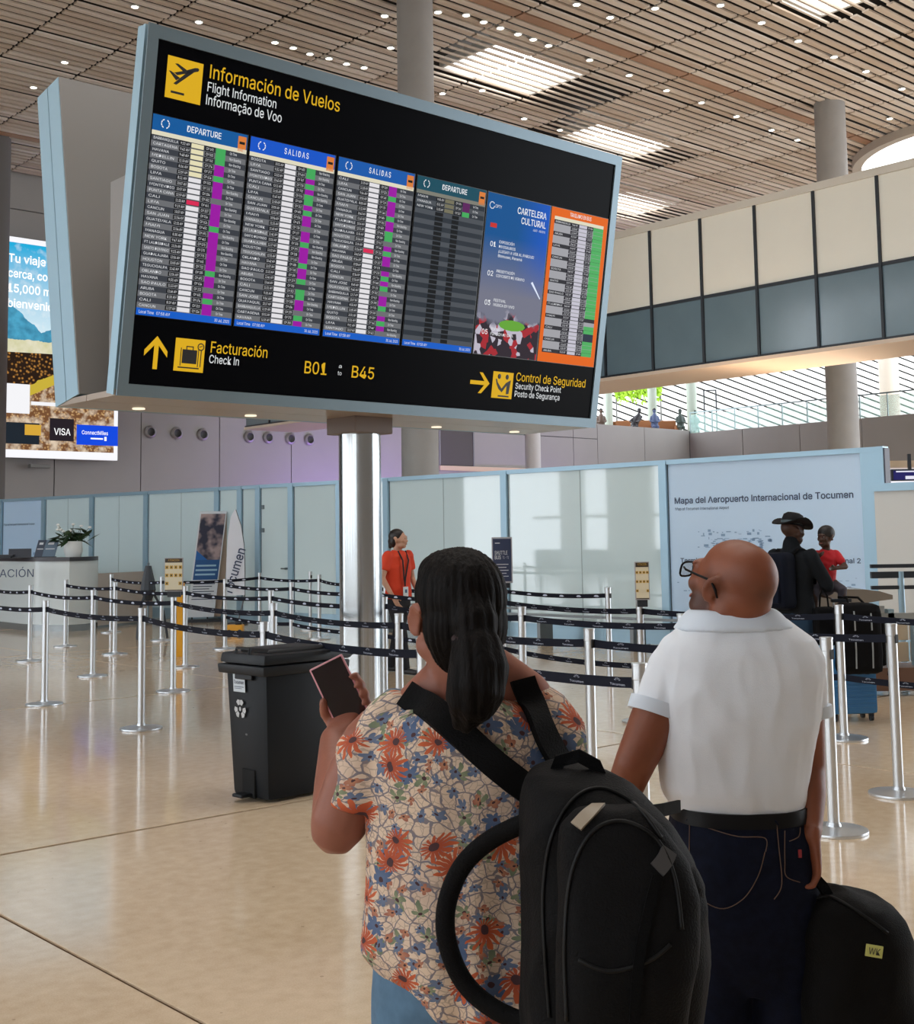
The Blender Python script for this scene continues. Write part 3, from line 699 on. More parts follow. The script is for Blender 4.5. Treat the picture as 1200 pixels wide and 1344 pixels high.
strip(MB(), wing, 0.05, 1.02).build('side_wing', mat('desk_shaded', (176,168,160), rough=.25), t, smooth=40)  # shade on the wing's turned-away side is put into its greyer colour
strip(MB(), wing, 0, .05, -.03, .1).build('plinth', mat('plinth_steel', (150,156,158)), t, smooth=40)
q = MB(); put_text(q, 'INFORMACIÓN', 0, 0, .14, width=1.45, y=0)
p0 = P(-62, 757, dc.y-.35)
q.T = Matrix.Identity(4); lo = q.build('desk_lettering', ink, t); lo.location = (p0.x-dc.x, p0.y-dc.y+.22, 1.0); lo.rotation_euler.z = -.12
for (px, w, h, lab, nm, cat, col_) in ((26, .42, .17, 'small dark tablet screen standing on the information desk', 'counter_screen', 'screen', (36,40,52)), (50, .16, .33, 'narrow navy brochure holder on the desk, left of its wider neighbour', 'brochure_holder', 'stand', (48,60,80)), (63, .24, .33, 'wide blue grey brochure holder on the desk beside the plant pot', 'brochure_holder', 'stand', (92,114,134))):
    p = P(px, 733, dc.y+.3); b = thing(nm, lab, cat, (p.x, p.y, 1.34))
    rx = MB(); rx.T = Matrix.Rotation(-.25, 4, 'X') @ Matrix.Shear('XY', 4, (.18 if px > 40 else -.06, 0)); rx.bevbox(-w/2, w/2, -.01, .01, 0, h, .004); rx.build('panel', mat('bro%d' % px, col_, rough=.4), b)
    MB().box(-w/2, w/2, -.01, .12, 0, .015).build('foot', mat('dark_frame', (38,44,52)), b)
    if px > 40:
        k = MB(); k.T = Matrix.Rotation(-.25, 4, 'X') @ Matrix.Shear('XY', 4, (.18, 0)); quad(k, -w*.25, w*.2, h*.72, h*.85, -.014); quad(k, -w*.35, w*.35, h*.45, h*.5, -.014); k.build('print', mat('print_white', (210,215,220)), b)
p = P(8, 733, dc.y+.3); b = thing('counter_tray', 'flat dark tray lying on the desk at the left edge', 'tray', (p.x, p.y, 1.34)); MB().bevbox(-.16, .16, -.1, .1, .03, .06, .01).build('tray', blk, b); MB().box(-.1,.1,-.06,.06,0,.03).build('base', blk, b)
p = P(96, 733, dc.y+.3); b = thing('potted_plant', 'leafy plant with white flowers in a white round pot on the information desk', 'plant', (p.x, p.y, 1.34))
MB().lathe([(.13,0),(.17,.1),(.16,.27),(.14,.29),(.13,.27),(.12,.2)], 24).build('pot', mat('pot_white', (222,226,226), rough=.4), b, smooth=40)
lf = MB(); fl = MB(); st = MB(); rnd = random.Random(9)
leafM = mat('leaf_dark', (42,66,38), rough=.45)
for k in range(46):
    a = rnd.uniform(0, 6.28); r_ = rnd.uniform(.08, .38); z = rnd.uniform(.28, .55)-r_*.25; c = Vector((r_*math.cos(a), r_*math.sin(a)*.6, z)); L = rnd.uniform(.08, .16)
    d1 = Vector((math.cos(a), math.sin(a)*.7, rnd.uniform(-.6,.6))).normalized()*L; s2 = Vector((-math.sin(a), math.cos(a), rnd.uniform(-.3,.3))).normalized()*L*.38
    m_ = MB(); m_.add([tuple(c-d1), tuple(c-d1*.3-s2), tuple(c+d1*.4-s2*.7), tuple(c+d1), tuple(c+d1*.4+s2*.7), tuple(c-d1*.3+s2), tuple(c+Vector((0,0,.02)))], [(0,1,6),(1,2,6),(2,3,6),(3,4,6),(4,5,6),(5,0,6)])
    m_.build('leaf', leafM, b, flip=False); st.tube([(0,0,.24), tuple(c*.5+Vector((0,0,.18))), tuple(c-d1)], .005, 4)
for k in range(9):
    a = rnd.uniform(0, 6.28); c = Vector((.3*math.cos(a), .1*math.sin(a), rnd.uniform(.45,.62)))
    m_ = MB(); m_.ell(c, (.035,.02,.022), nu=8, nv=5); m_.build('flower', mat('petal_white', (235,238,235)), b, smooth=True); st.tube([(0,0,.24), tuple(c)], .004, 4)
st.build('stems', leafM, b)
# ---- roll-up banner and feather flag
g = P(262, 832, on_line(262, A1, A2).y-.75); b = thing('display_banner', 'tall printed blue and white banner leaning back on its stand behind the queue', 'banner', (g.x, g.y, 0), .2)
d = g.y; hgt = (P(280, 671, d)).z; bz = P(262, 810, d).z
W_ = .53; sh = Matrix.Shear('XY', 4, (.12, .0))
q = MB(); q.T = sh; q.box(-W_/2, W_/2, 0, .04, bz, hgt); q.build('banner_board', mat('banner_white', (214,222,230), rough=.5), b)
q = MB(); q.T = sh; q.box(W_/2, W_/2+.13, .1, .14, bz, hgt-.02); q.build('rear_board', mat('banner_tan', (168,150,134), rough=.6), b)
q = MB(); q.T = sh; quad(q, -W_/2+.03, W_/2-.02, hgt*.56, hgt-.05, -.004)
def photo_print():
    M = mat('banner_photo', (100,90,100), rough=.5); n = N(M); tc = n.new('TexCoord'); sx = n.new('SeparateXYZ'); n.link(tc.outputs['Object'], sx.inputs[0])
    nz = n.new('TexNoise'); nz.inputs['Scale'].default_value = 4; n.link(tc.outputs['Object'], nz.inputs['Vector'])
    f = n.math('MULTIPLY', n.math('SUBTRACT', nz.outputs['Fac'], .42), 5, clamp=True)
    c = n.mix(f, srgb((40,44,66)), srgb((170,150,150)))
    l = n.math('LESS_THAN', n.math('ADD', sx.outputs[0], n.math('MULTIPLY', sx.outputs[2], .35)), .30)
    c = n.mix(l, c, srgb((150,50,60)))
    l2 = n.math('LESS_THAN', n.math('ADD', n.math('MULTIPLY', sx.outputs[0], .9), sx.outputs[2]), hgt*.62)
    c = n.mix(l2, c, srgb((28,98,170)))
    n.link(c, n.B.inputs['Base Color']); return M
q.build('banner_photo', photo_print(), b)
q = MB(); q.T = sh; quad(q, -W_/2+.03, W_/2-.02, hgt*.38, hgt*.56, -.005); q.build('banner_blue', mat('banner_blue', (30,84,140), rough=.5), b)
q = MB(); q.T = sh
for k, z in enumerate((.50,.46,.42)): quad(q, -W_/2+.06, W_/2-.08+.03*(k % 2), hgt*z, hgt*z+.035, -.008)
q.build('banner_lines', mat('print_pale', (150,190,215)), b)
q = MB(); q.T = sh
for k in range(7): quad(q, -W_/2+.05, W_/2-.06-.05*(k % 3), hgt*.34-k*.05, hgt*.34-k*.05+.016, -.005)
q.build('banner_text', ink, b)
MB().box(-W_/2-.05, W_/2+.15, -.1, .2, 0, .05).build('base', mat('dark_frame', (38,44,52)), b)
for s in (-.15, .15): MB().box(s-.015, s+.015, .04, .07, .04, bz+.2).build('stand_leg', mat('dark_frame', (38,44,52)), b)
g = P(312, 830, on_line(312, A1, A2).y-.75); g.z = 0; d = g.y; b = thing('feather_flag', 'white feather flag with dark lettering beside the printed banner', 'flag', (g.x, g.y, 0))
zt = P(305, 670, d).z
def fx(px, z): # edge of the flag, px at height z
    return P(px, 713-(z-1.6)*F/d, d).x-g.x
prof_l = [(296,782,),(297,740),(299,705),(303,678),(308,669)]; prof_r = [(321,781),(321,745),(320,715),(316,690),(309,669)]
vs = []; fs = []
for (xl, yl), (xr, yr) in zip(prof_l, prof_r):
    a_, b2 = P(xl, yl, d), P(xr, yr, d); vs += [(a_.x-g.x, 0, a_.z), (b2.x-g.x, 0, b2.z), (b2.x-g.x, .02, b2.z), (a_.x-g.x, .02, a_.z)]
for k in range(4):
    for i in range(4): j = (i+1) % 4; fs.append((k*4+i, k*4+j, k*4+4+j, k*4+4+i))
fs += [(3,2,1,0), (16,17,18,19)]
MB().add(vs, fs).build('flag_cloth', mat('flag_white', (222,226,236), rough=.7, bump=.3, bump_scale=6), b)
MB().tube([(.0, .03, .03), (P(321,781,d).x-g.x, .03, P(321,781,d).z), (P(321,745,d).x-g.x, .03, P(321,745,d).z), (P(320,715,d).x-g.x, .03, P(320,715,d).z), (P(316,690,d).x-g.x, .03, P(316,690,d).z), (P(309,669,d).x-g.x, .03, P(309,669,d).z)], .014, 8).build('pole', mat('pole_grey', (120,124,130), rough=.4), b)
q = MB(); put_text(q, 'Tocumen', 0, 0, .17, width=.92, y=0, bold=.1); lo = q.build('flag_lettering', ink, b)
a_ = P(304, 782, d); lo.location = (a_.x-g.x, -.012, a_.z); lo.rotation_euler.y = -1.27
MB().lathe([(.2,0),(.2,.03),(.05,.06)], 20).build('base', mat('dark_frame', (38,44,52)), b)
# black folded tripod stand
g = G(194, 838); b = thing('folded_tripod', 'slim black tripod stand between the desk and the little sign', 'tripod', (g.x, g.y, 0))
MB().tube([(0,0,.35),(0,0,1.25)], .02, 8).build('pole', mat('grey_pole', (110,124,134), rough=.4), b)
MB().lathe([(.06,.62),(.13,.8),(.11,.95),(.05,1.2)], 10).build('collar', mat('dark_frame', (38,44,52)), b)
for a in (0.3, 2.4, 4.4): MB().tube([(0,0,.9),(.25*math.cos(a),.25*math.sin(a),.45),(.32*math.cos(a),.32*math.sin(a),0)], .022, 6).build('leg', mat('dark_frame', (38,44,52)), b)
g = G(236, 862); b = thing('yellow_floor_sign', 'narrow yellow wet floor stand behind the belt posts', 'floor sign', (g.x, g.y, 0))
for s in (-1, 1):
    q = MB(); q.T = Matrix.Rotation(.10*s, 4, 'X'); q.bevbox(-.05, .05, -.015, .015, 0, .95, .01); q.build('panel', mat('yellow_plastic', (222,160,40), rough=.4), b)
MB().bevbox(-.06, .06, -.04, .04, .93, 1.02, .01).build('hinge', mat('yellow_dark', (190,130,30)), b)
g = G(309, 832); b = thing('equipment_case', 'small yellow equipment case on the floor behind the queue belts', 'case', (g.x, g.y, 0))
MB().bevbox(-.14, .14, -.1, .1, .04, .16, .02).build('body', mat('yellow_plastic', (222,160,40)), b)
MB().bevbox(.0, .12, -.08, .08, .16, .22, .02).build('lid', mat('dark_frame', (38,44,52)), b)
for s in (-.09, .09): MB().tube([(s,-.11,.04),(s,.11,.04)], .04, 12).build('wheel', mat('dark_frame', (38,44,52)), b)
# ================================================================ FLIGHT INFORMATION BOARD
BL = Vector((-2.3984, 9.1802, 2.7497)); BYAW, LEAN = .7303, .1665
BD = thing('flight_information_board', 'huge leaning black flight information board with six screens on a steel pole', 'board', BL, BYAW)
bx = Vector((math.cos(BYAW), math.sin(BYAW), 0)); by = Vector((-bx.y, bx.x, 0))
TP = Matrix(((1,0,0,0),(0,math.cos(LEAN),-math.sin(LEAN),0),(0,math.sin(LEAN),math.cos(LEAN),0),(0,0,0,1)))
TB = Matrix.Translation((0,1.04,0)) @ Matrix(((1,0,0,0),(0,-math.cos(LEAN),math.sin(LEAN),0),(0,math.sin(LEAN),math.cos(LEAN),0),(0,0,0,1)))
fr = mat('board_frame', (118,136,146), rough=.35, metal=.45); fr2 = mat('board_frame_light', (160,190,206), rough=.35, metal=.35)
pan = mat('board_black', (11,12,16), rough=.25, spec=.03)
x0, x1 = -.085, 5.065
def tb(T): q = MB(); q.T = T; return q
q = tb(TP); q.box(x0, 0, -.015, .0, -.09, 2.6); q.box(4.98, x1, -.015, 0, -.09, 2.6); q.box(0, 4.98, -.015, 0, -.09, 0); q.box(0, 4.98, -.015, 0, 2.504, 2.6); q.build('front_frame', fr, BD)
tb(TP).box(0, 4.98, .0, .04, 0, 2.504).build('black_panel', pan, BD)
tb(TP).box(x0+.002, x1-.002, .045, .079, -.088, 2.598).build('front_casing', fr2, BD)
tb(TP).box(x0+.006, x1-.006, .083, .165, -.085, 2.595).build('front_casing', fr2, BD)
tb(TP).box(x0+.03, x1-.03, .074, .085, -.06, 2.57).build('casing_groove', mat('groove', (48,54,60)), BD)
for a, b in ((0, .19), (.20, .40)): tb(TB).box(x0, x1, a, b, -.09, 2.56).build('rear_casing', fr2, BD)
tb(TB).box(x0+.03, x1-.03, .18, .21, -.06, 2.53).build('casing_groove', mat('groove', (48,54,60)), BD)
tb(TB).box(x0+.004, x1-.004, .40, .415, -.088, 2.558).build('rear_shaded_face', mat('inner_grey', (140,136,133), rough=.5), BD)  # grey sheet paints shade on the casing's inner side, facing away from light
tb(Matrix.Identity(4)).prism([(0,0)], 0, 0) if False else None
q = MB(); vs = [(.05,.16,.08),(.05,-.02,1.6),(.05,.40,1.6),(.05,.40,.08)]
q.add(vs + [(4.93,a,b) for _,a,b in vs], [(0,1,2,3),(7,6,5,4),(0,4,5,1),(1,5,6,2),(2,6,7,3),(3,7,4,0)]); q.build('service_housing', mat('inner_grey', (150,146,144)), BD)
sof = mat('board_soffit', (176,160,146), rough=.3, metal=.3)
MB().box(x0+.01, x1-.01, .05, .50, -.085, -.04).build('soffit_panel', sof, BD); MB().box(x0+.01, x1-.01, .51, .99, -.085, -.04).build('soffit_panel', sof, BD)
for k in range(5): MB().lathe([(.05,-.095),(.05,-.084)], 14, c=(.5+k*1.05, .78, 0)).build('soffit_lamp', emat('soffit_glow', (255,240,210), 1.2), BD)
# --- lettering and pictograms
yel = emat('sign_yellow', (222,174,30), .95); wht = emat('sign_white', (225,228,230), .9)
def text_part(nm, m, items, T=TP, y=-.004):
    for it in items:
        q = MB(); q.T = T; put_text(q, it[0], it[1], it[2], it[3], width=it[4], y=y, bold=it[5] if len(it) > 5 else 0, align=it[6] if len(it) > 6 else 'L')
        q.build(nm, m, BD, flip=False)
text_part('yellow_lettering', yel, [('Información de Vuelos', .443, 2.322, .100, 1.20, .04), ('Facturación', .66, .285, .085, .51, .04), ('B01', 1.535, .193, .098, .22, .05), ('B45', 2.012, .193, .098, .235, .05), ('Control de Seguridad', 3.917, .300, .078, .95, .05)])
text_part('white_lettering', wht, [('Flight Information', .434, 2.222, .070, .61, .04), ('Informação de Voo', .431, 2.124, .074, .673, .04), ('Check In', .654, .205, .062, .264, .04), ('a', 1.873, .262, .03, .03), ('to', 1.868, .202, .034, .04), ('Security Check Point', 3.917, .226, .055, .615, .05), ('Posto de Segurança', 3.917, .152, .055, .605, .05)])
q = tb(TP); 
def rrect(q, xa, xb, za, zb, y0=-.003, y1=0, r=.012): q.bevbox(xa, xb, y0, y1, za, zb, min(r, abs(y1-y0)*.45)); return q
rrect(q, .092, .385, 2.106, 2.410); q.build('takeoff_icon_plate', yel, BD)
rrect(tb(TP), .359, .61, .124, .371).build('baggage_icon_plate', yel, BD)
rrect(tb(TP), 3.624, 3.881, .124, .368).build('security_icon_plate', yel, BD)
def poly(q, pts_, y=-.006): q.add([(x, y, z) for x, z in pts_], [tuple(range(len(pts_)))])
icb = mat('icon_black', (18,18,20), rough=.5)
q = tb(TP)
poly(q, [(.125,2.285),(.15,2.295),(.175,2.28),(.345,2.345),(.352,2.36),(.34,2.37),(.315,2.365),(.23,2.325)][::-1]); poly(q, [(.15,2.215),(.175,2.21),(.31,2.33),(.27,2.335)]); poly(q, [(.15,2.36),(.175,2.365),(.25,2.335),(.22,2.318)]); poly(q, [(.105,2.30),(.125,2.30),(.2,2.265),(.17,2.24)])
quad(q, .135, .245, 2.145, 2.162, -.006)
q.build('takeoff_icon', icb, BD, flip=False)
q = tb(TP); quad(q, .42, .545, .185, .29, -.006)
for a in ((.405,.412,.165,.30),(.553,.56,.165,.30),(.39,.57,.148,.158),(.45,.458,.29,.315),(.505,.513,.29,.315),(.45,.513,.309,.317),(.575,.583,.165,.29)): quad(q, a[0], a[1], a[2], a[3], -.006)
for k in range(12):
    a = k/12*6.283; b = (k+1)/12*6.283; q.add([(.573+.03*math.cos(a),-.006,.318+.03*math.sin(a)),(.573+.03*math.cos(b),-.006,.318+.03*math.sin(b)),(.573+.021*math.cos(b),-.006,.318+.021*math.sin(b)),(.573+.021*math.cos(a),-.006,.318+.021*math.sin(a))], [(0,1,2,3)])
poly(q, [(.56,.312),(.588,.324),(.586,.329),(.558,.318)]); q.build('baggage_icon', icb, BD, flip=False)
q = tb(TP)
for cx_, cz_ in ((3.70,.325),(3.80,.325)): q.ell((cx_,-.005,cz_), (.021,.002,.024), nu=12, nv=6)
poly(q, [(3.655,.30),(3.672,.30),(3.685,.27),(3.74,.215),(3.79,.27),(3.85,.30),(3.835,.17),(3.80,.165),(3.80,.245),(3.745,.18),(3.70,.21),(3.672,.25)]); quad(q, 3.70, 3.84, .138, .152, -.006); q.build('security_icon', icb, BD, flip=False)
q = tb(TP); quad(q, .185, .222, .122, .34, -.004); poly(q, [(.204,.368),(.297,.26),(.297,.215),(.204,.318),(.108,.215),(.108,.26)], -.0045); q.build('up_arrow', yel, BD, flip=False)
q = tb(TP); quad(q, 3.346, 3.55, .232, .268, -.004); poly(q, [(3.585,.25),(3.49,.345),(3.45,.345),(3.535,.25),(3.45,.155),(3.49,.155)], -.0045); q.build('right_arrow', yel, BD, flip=False)
# --- screens
cities = 'BOGOTA,CALI,CANCUN,SAN JOSE,GUAYAQUIL,BARRANQUILLA,CARTAGENA,HAVANA,MEDELLIN,QUITO,BOGOTA,LIMA,SANTIAGO,MONTEVIDEO,PUNTA CANA,CALI,LIMA,CANCUN,SAN JUAN,GUATEMALA,MIAMI,MANAGUA,NEW YORK,FT LAUDERDALE,SANTO DOMINGO,GUADALAJARA,HOUSTON,TEGUCIGALPA,ORLANDO,HAVANA,SAO PAULO,ARUBA'.split(',')
def stripes(q, xa, xb, za, zb): quad(q, xa, xb, za, zb, q.y)
def flight_screen(xs, title, hcol, blank=False, seed=1, green=(70,175,95), dim=1.0, orange=False, w=.80):
    rnd = random.Random(seed); zt, zb = 1.968, .508
    s = tb(TP).bevbox(xs-.008, xs+w+.008, -.006, .0, zb-.006, zt+.006, .002).build('screen', mat('screen_bezel', (8,8,10), rough=.25), BD)
    cells = {}
    def cell(nm, rgb, a, b, z0, z1, lay, s_=.9):
        k = (nm, rgb, s_)
        if k not in cells: q = MB(); q.T = TP; cells[k] = q
        quad(cells[k], xs+a*w, xs+b*w, z0, z1, -.008-.0012*lay)
    A, B = 0, 1
    if orange: cell('edge', (235,105,20), 0, 1, zb, zt, 0); A, B = .06, .93
    mx = lambda f: A+(B-A)*f
    top = zt-.115 if not orange else zt-.08; bot = zb+.052 if not orange else zb+.09
    if not orange:
        cell('header', hcol, 0, 1, top, zt, 0); cell('footer', (18,96,205), 0, 1, zb, bot, 0)
        cell('icon', (225,130,60), .90, .99, top-.02, zt-.02, 1); cell('mark', (30,30,30), .915, .975, top+.035, top+.055, 2)
    cell('subhead', (232,226,200) if not blank else (150,150,138), mx(0), mx(1), top-.032, top, 1)
    n = 30 if not orange else 34; ph = (top-.032-bot)/n
    names = []; times = []; flts = []; gates = []; rem = []
    for k in range(n):
        z1 = top-.032-k*ph; z0 = z1-ph
        if orange:
            cell('rowdark' if k % 3 == 0 else 'rowlight', (52,52,58) if k % 3 == 0 else (176,176,182), mx(0), mx(1), z0, z1, 1, .8)
            cell('bar', (205,202,216), mx(.50), mx(.66), z0+ph*.12, z1-ph*.12, 2)
            cell('box', (34,30,40), mx(.33), mx(.49), z0+ph*.1, z1-ph*.05, 2); cell('box', (34,30,40), mx(.67), mx(.78), z0+ph*.1, z1-ph*.05, 2)
            if k in (24, 25): pass
            elif k == 28 or k == 29: cell('navy', (44,54,70), mx(.79), mx(1), z0, z1, 2)
            else: cell('green', (82,180,100), mx(.79), mx(1), z0, z1-ph*.06, 2)
            times.append((z0, mx(.35))); flts.append((z0, mx(.68)))
            if k % 3 == 0: names.append((z0, rnd.choice(cities)))
            continue
        lt, dk = ((118,120,124), (64,68,76)) if not blank else ((96,102,110), (58,66,76))
        cell('rowlight' if k % 2 else 'rowdark', lt if k % 2 else dk, 0, 1, z0, z1, 1, .8)
        if blank and k > 2:
            cell('box', (22,26,30), .285, .40, z0+ph*.12, z1-ph*.12, 2); cell('box', (22,26,30), .53, .63, z0+ph*.12, z1-ph*.12, 2)
            continue
        cell('box', (20,20,22), .285, .40, z0+ph*.1, z1-ph*.1, 2); cell('box', (20,20,22), .555, .655, z0+ph*.1, z1-ph*.1, 2)
        red = (seed == 1 and k == 10) or (seed == 3 and k == 13)
        bar = (226,44,88) if red else ((238,230,190) if (seed == 1 and k < 6) else (236,234,238))
        if blank: bar = (140,136,110)
        cell('bar', bar, .41, .54, z0+ph*.12, z1-ph*.12, 2)
        gp = SEQ[seed][k]
        if gp != '.': cell('gate', green if gp == 'g' else ((160,24,168) if not blank else (110,40,110)), .67, .775, z0, z1, 2)
        names.append((z0, cities[(k+seed*5) % len(cities)])); times.append((z0, .295)); flts.append((z0, .565)); rem.append((z0, 'On Time' if rnd.random() < .7 else 'Now Boarding'))
    for (nm, rgb, s_), q in cells.items():
        q.build(nm+'_cells' if nm not in ('header','footer','subhead','icon','mark','edge') else nm, emat('%s_%d_%d_%d_%d' % (nm, *rgb, int(s_*10)), rgb, s_*dim), s, flip=False, kind='stuff')
    q = MB(); q.T = TP; h = ph*.46
    for z0, nm in names: put_text(q, nm, xs+mx(.02)*w, z0+ph*.27, h, width=min(.022*len(nm), .20)*w/.8, y=-.014)
    for z0, a in times: put_text(q, '%d:%02d AM' % (rnd.randint(8, 12), rnd.randint(0, 59)), xs+a*w, z0+ph*.27, h, width=.075, y=-.014)
    for z0, a in flts: put_text(q, 'CM %d' % rnd.randint(100, 799), xs+a*w, z0+ph*.27, h, width=.062, y=-.014)
    for z0, tx in rem: put_text(q, tx, xs+.82*w, z0+ph*.27, h, width=.06 if tx == 'On Time' else .1, y=-.014)
    q.build('row_lettering', emat('row_text', (226,228,232), .95), s, kind='stuff', flip=False)
    q = MB(); q.T = TP
    if orange: put_text(q, 'TRASLADO EN BUS', xs+w*.5, top+.022, .036, width=.30, y=-.014, align='C', bold=.06)
    else:
        put_text(q, title, xs+w*.53, top+.038, .045, width=.29 if title[0] == 'D' else .23, y=-.014, align='C', space=1.0 if title[0] == 'D' else 1.35, bold=.1)
        put_text(q, 'Local Time   07:58 AM', xs+.02, zb+.014, .022, width=.25, y=-.014); put_text(q, '30 Jul, 2025', xs+w-.02, zb+.014, .022, width=.13, y=-.014, align='R')
        for k in range(10):   # circular arrow mark
            if k in (2, 7): continue
            a = k/10*6.283; b = a+.5; cx_, cz_ = xs+.10, top+.058
            q.add([(cx_+.036*math.cos(a),-.014,cz_+.036*math.sin(a)),(cx_+.036*math.cos(b),-.014,cz_+.036*math.sin(b)),(cx_+.028*math.cos(b),-.014,cz_+.028*math.sin(b)),(cx_+.028*math.cos(a),-.014,cz_+.028*math.sin(a))], [(0,1,2,3)])
    q.build('header_lettering', emat('head_text', (238,240,244) if not blank else (120,160,160), .95), s, flip=False)
    return s
SEQ = {1: 'gggppgppp.ppppgpppppppgpp.pgpp', 2: 'ggpgpggpgpp.ppgpppgppg.ggpp.gp', 3: 'ppgpppgppgg.pgpp.pgpg.ppg.pgp.', 4: 'ppg...........................'}
for xs, ti, hc, bl_, sd in ((.012, 'DEPARTURE', (16,92,160), False, 1), (.842, 'SALIDAS', (20,88,206), False, 2), (1.68, 'SALIDAS', (22,92,176), False, 3), (2.515, 'DEPARTURE', (28,92,112), True, 4)):
    flight_screen(xs, ti, hc, bl_, sd, dim=.72 if bl_ else 1.0, w=.80)
flight_screen(4.165, '', (235,105,20), False, 6, orange=True, w=.79)
# poster screen
def poster_mat():
    M = emat('poster', (0,0,0), 1.0); n = N(M); tc = n.new('TexCoord'); sx = n.new('SeparateXYZ'); n.link(tc.outputs['Object'], sx.inputs[0]); x, z = sx.outputs[0], sx.outputs[2]
    nz = n.new('TexNoise'); nz.inputs['Scale'].default_value = 5; nz.inputs['Detail'].default_value = 4; n.link(tc.outputs['Object'], nz.inputs['Vector'])
    f = n.math('MULTIPLY', n.math('SUBTRACT', z, 1.05), 1.9, clamp=True)
    c = n.mix(f, srgb((120,122,140)), srgb((6,84,148)))
    right = n.math('MULTIPLY', n.math('SUBTRACT', x, 3.75), 2.2, clamp=True)
    c = n.mix(n.math('MULTIPLY', n.math('MULTIPLY', right, f), .8), c, srgb((20,90,215)))
    v = n.new('TexVoronoi'); v.inputs['Scale'].default_value = 16; n.link(tc.outputs['Object'], v.inputs['Vector'])
    sc = n.new('SeparateColor'); n.link(v.outputs['Color'], sc.inputs[0])
    cr_ = n.mix(n.math('GREATER_THAN', sc.outputs[0], .62), srgb((48,38,48)), srgb((170,40,50)))
    cr_ = n.mix(n.math('GREATER_THAN', sc.outputs[1], .8), cr_, srgb((196,190,205)))
    lim = n.math('ADD', .86, n.math('MULTIPLY', n.math('SUBTRACT', nz.outputs['Fac'], .5), .5))
    c = n.mix(n.math('MULTIPLY', n.math('SUBTRACT', lim, z), 12, clamp=True), c, cr_)
    n.link(c, n.B.inputs['Emission Color']); n.B.inputs['Emission Strength'].default_value = .9; return M
s = tb(TP).bevbox(3.335, 4.155, -.006, 0, .502, 1.974, .002).build('screen', mat('screen_bezel', (8,8,10)), BD)
q = MB(); q.T = TP; quad(q, 3.345, 4.145, .51, 1.966, -.008); q.build('poster_picture', poster_mat(), s, flip=False)
q = MB(); q.T = TP; quad(q, 3.40, 3.48, 1.66, 1.70, -.011); q.build('red_mark', emat('poster_red', (205,50,45), .9), s, flip=False)
q = MB(); q.T = TP; q.ell((3.79,-.011,.80), (.17,.001,.05), nu=16, nv=6); q.build('green_hedge_print', emat('poster_green', (110,180,60), .8), s, flip=False)
q = MB(); q.T = TP
put_text(q, 'CARTELERA', 4.10, 1.83, .058, width=.38, y=-.012, align='R', bold=.12); put_text(q, 'CULTURAL', 4.10, 1.745, .058, width=.32, y=-.012, align='R', bold=.12); put_text(q, 'JULIO - AGOSTO', 4.10, 1.70, .02, width=.16, y=-.012, align='R')
put_text(q, 'CPTY', 3.44, 1.84, .028, width=.08, y=-.012); 
for k in range(9): a = k/10*6.283+.6; b = a+.5; q.add([(3.40+.034*math.cos(a),-.012,1.855+.034*math.sin(a)),(3.40+.034*math.cos(b),-.012,1.855+.034*math.sin(b)),(3.40+.026*math.cos(b),-.012,1.855+.026*math.sin(b)),(3.40+.026*math.cos(a),-.012,1.855+.026*math.sin(a))], [(0,1,2,3)])
for k, (no, ls) in enumerate((('01', ['EXPOSICIÓN','DINOSAURIOS','¡LLEGAN A VER AL PARQUE!','Biomuseo, Panamá']), ('02', ['PRESENTACIÓN','CONCIERTO DE VERANO']), ('03', ['FESTIVAL','MÚSICA EN VIVO']), ('05', ['TEATRO','FUNCIÓN DE GALA']))):
    z = 1.52-k*.265; put_text(q, no, 3.42, z-.03, .045, width=.07, y=-.012, bold=.08)
    for j, l in enumerate(ls): put_text(q, l, 3.53, z+.01-j*.042, .025, width=.019*len(l), y=-.012, bold=.05)
q.build('poster_lettering', emat('head_text', (238,240,244)), s, flip=False)
q = MB(); q.T = TP; poly(q, [(3.98,1.22),(4.0,1.235),(4.12,1.09),(4.115,1.08)], -.011); q.build('light_streak', emat('streak', (225,235,255), .95), s, flip=False)
# --- pole carrying the board
pc = BL + bx*2.52 + by*.52
pole = thing('board_pole', 'round brushed steel pole carrying the flight information board', 'column', (pc.x, pc.y, 0), BYAW)
chrome = mat('brushed_steel', (196,200,202), rough=.2, metal=1.0)
MB().lathe([(.187, .0), (.187, 2.55)], 48).build('shaft', chrome, pole, smooth=40)
MB().bevbox(-.21, .21, -.21, .21, 2.52, 2.70, .01).build('collar', mat('collar_brown', (112,98,90), rough=.5), pole)
MB().lathe([(.21,0),(.21,.03),(.19,.05)], 48).build('base_ring', mat('stanchion_steel', (214,218,222), rough=.34, metal=.9), pole, smooth=40)
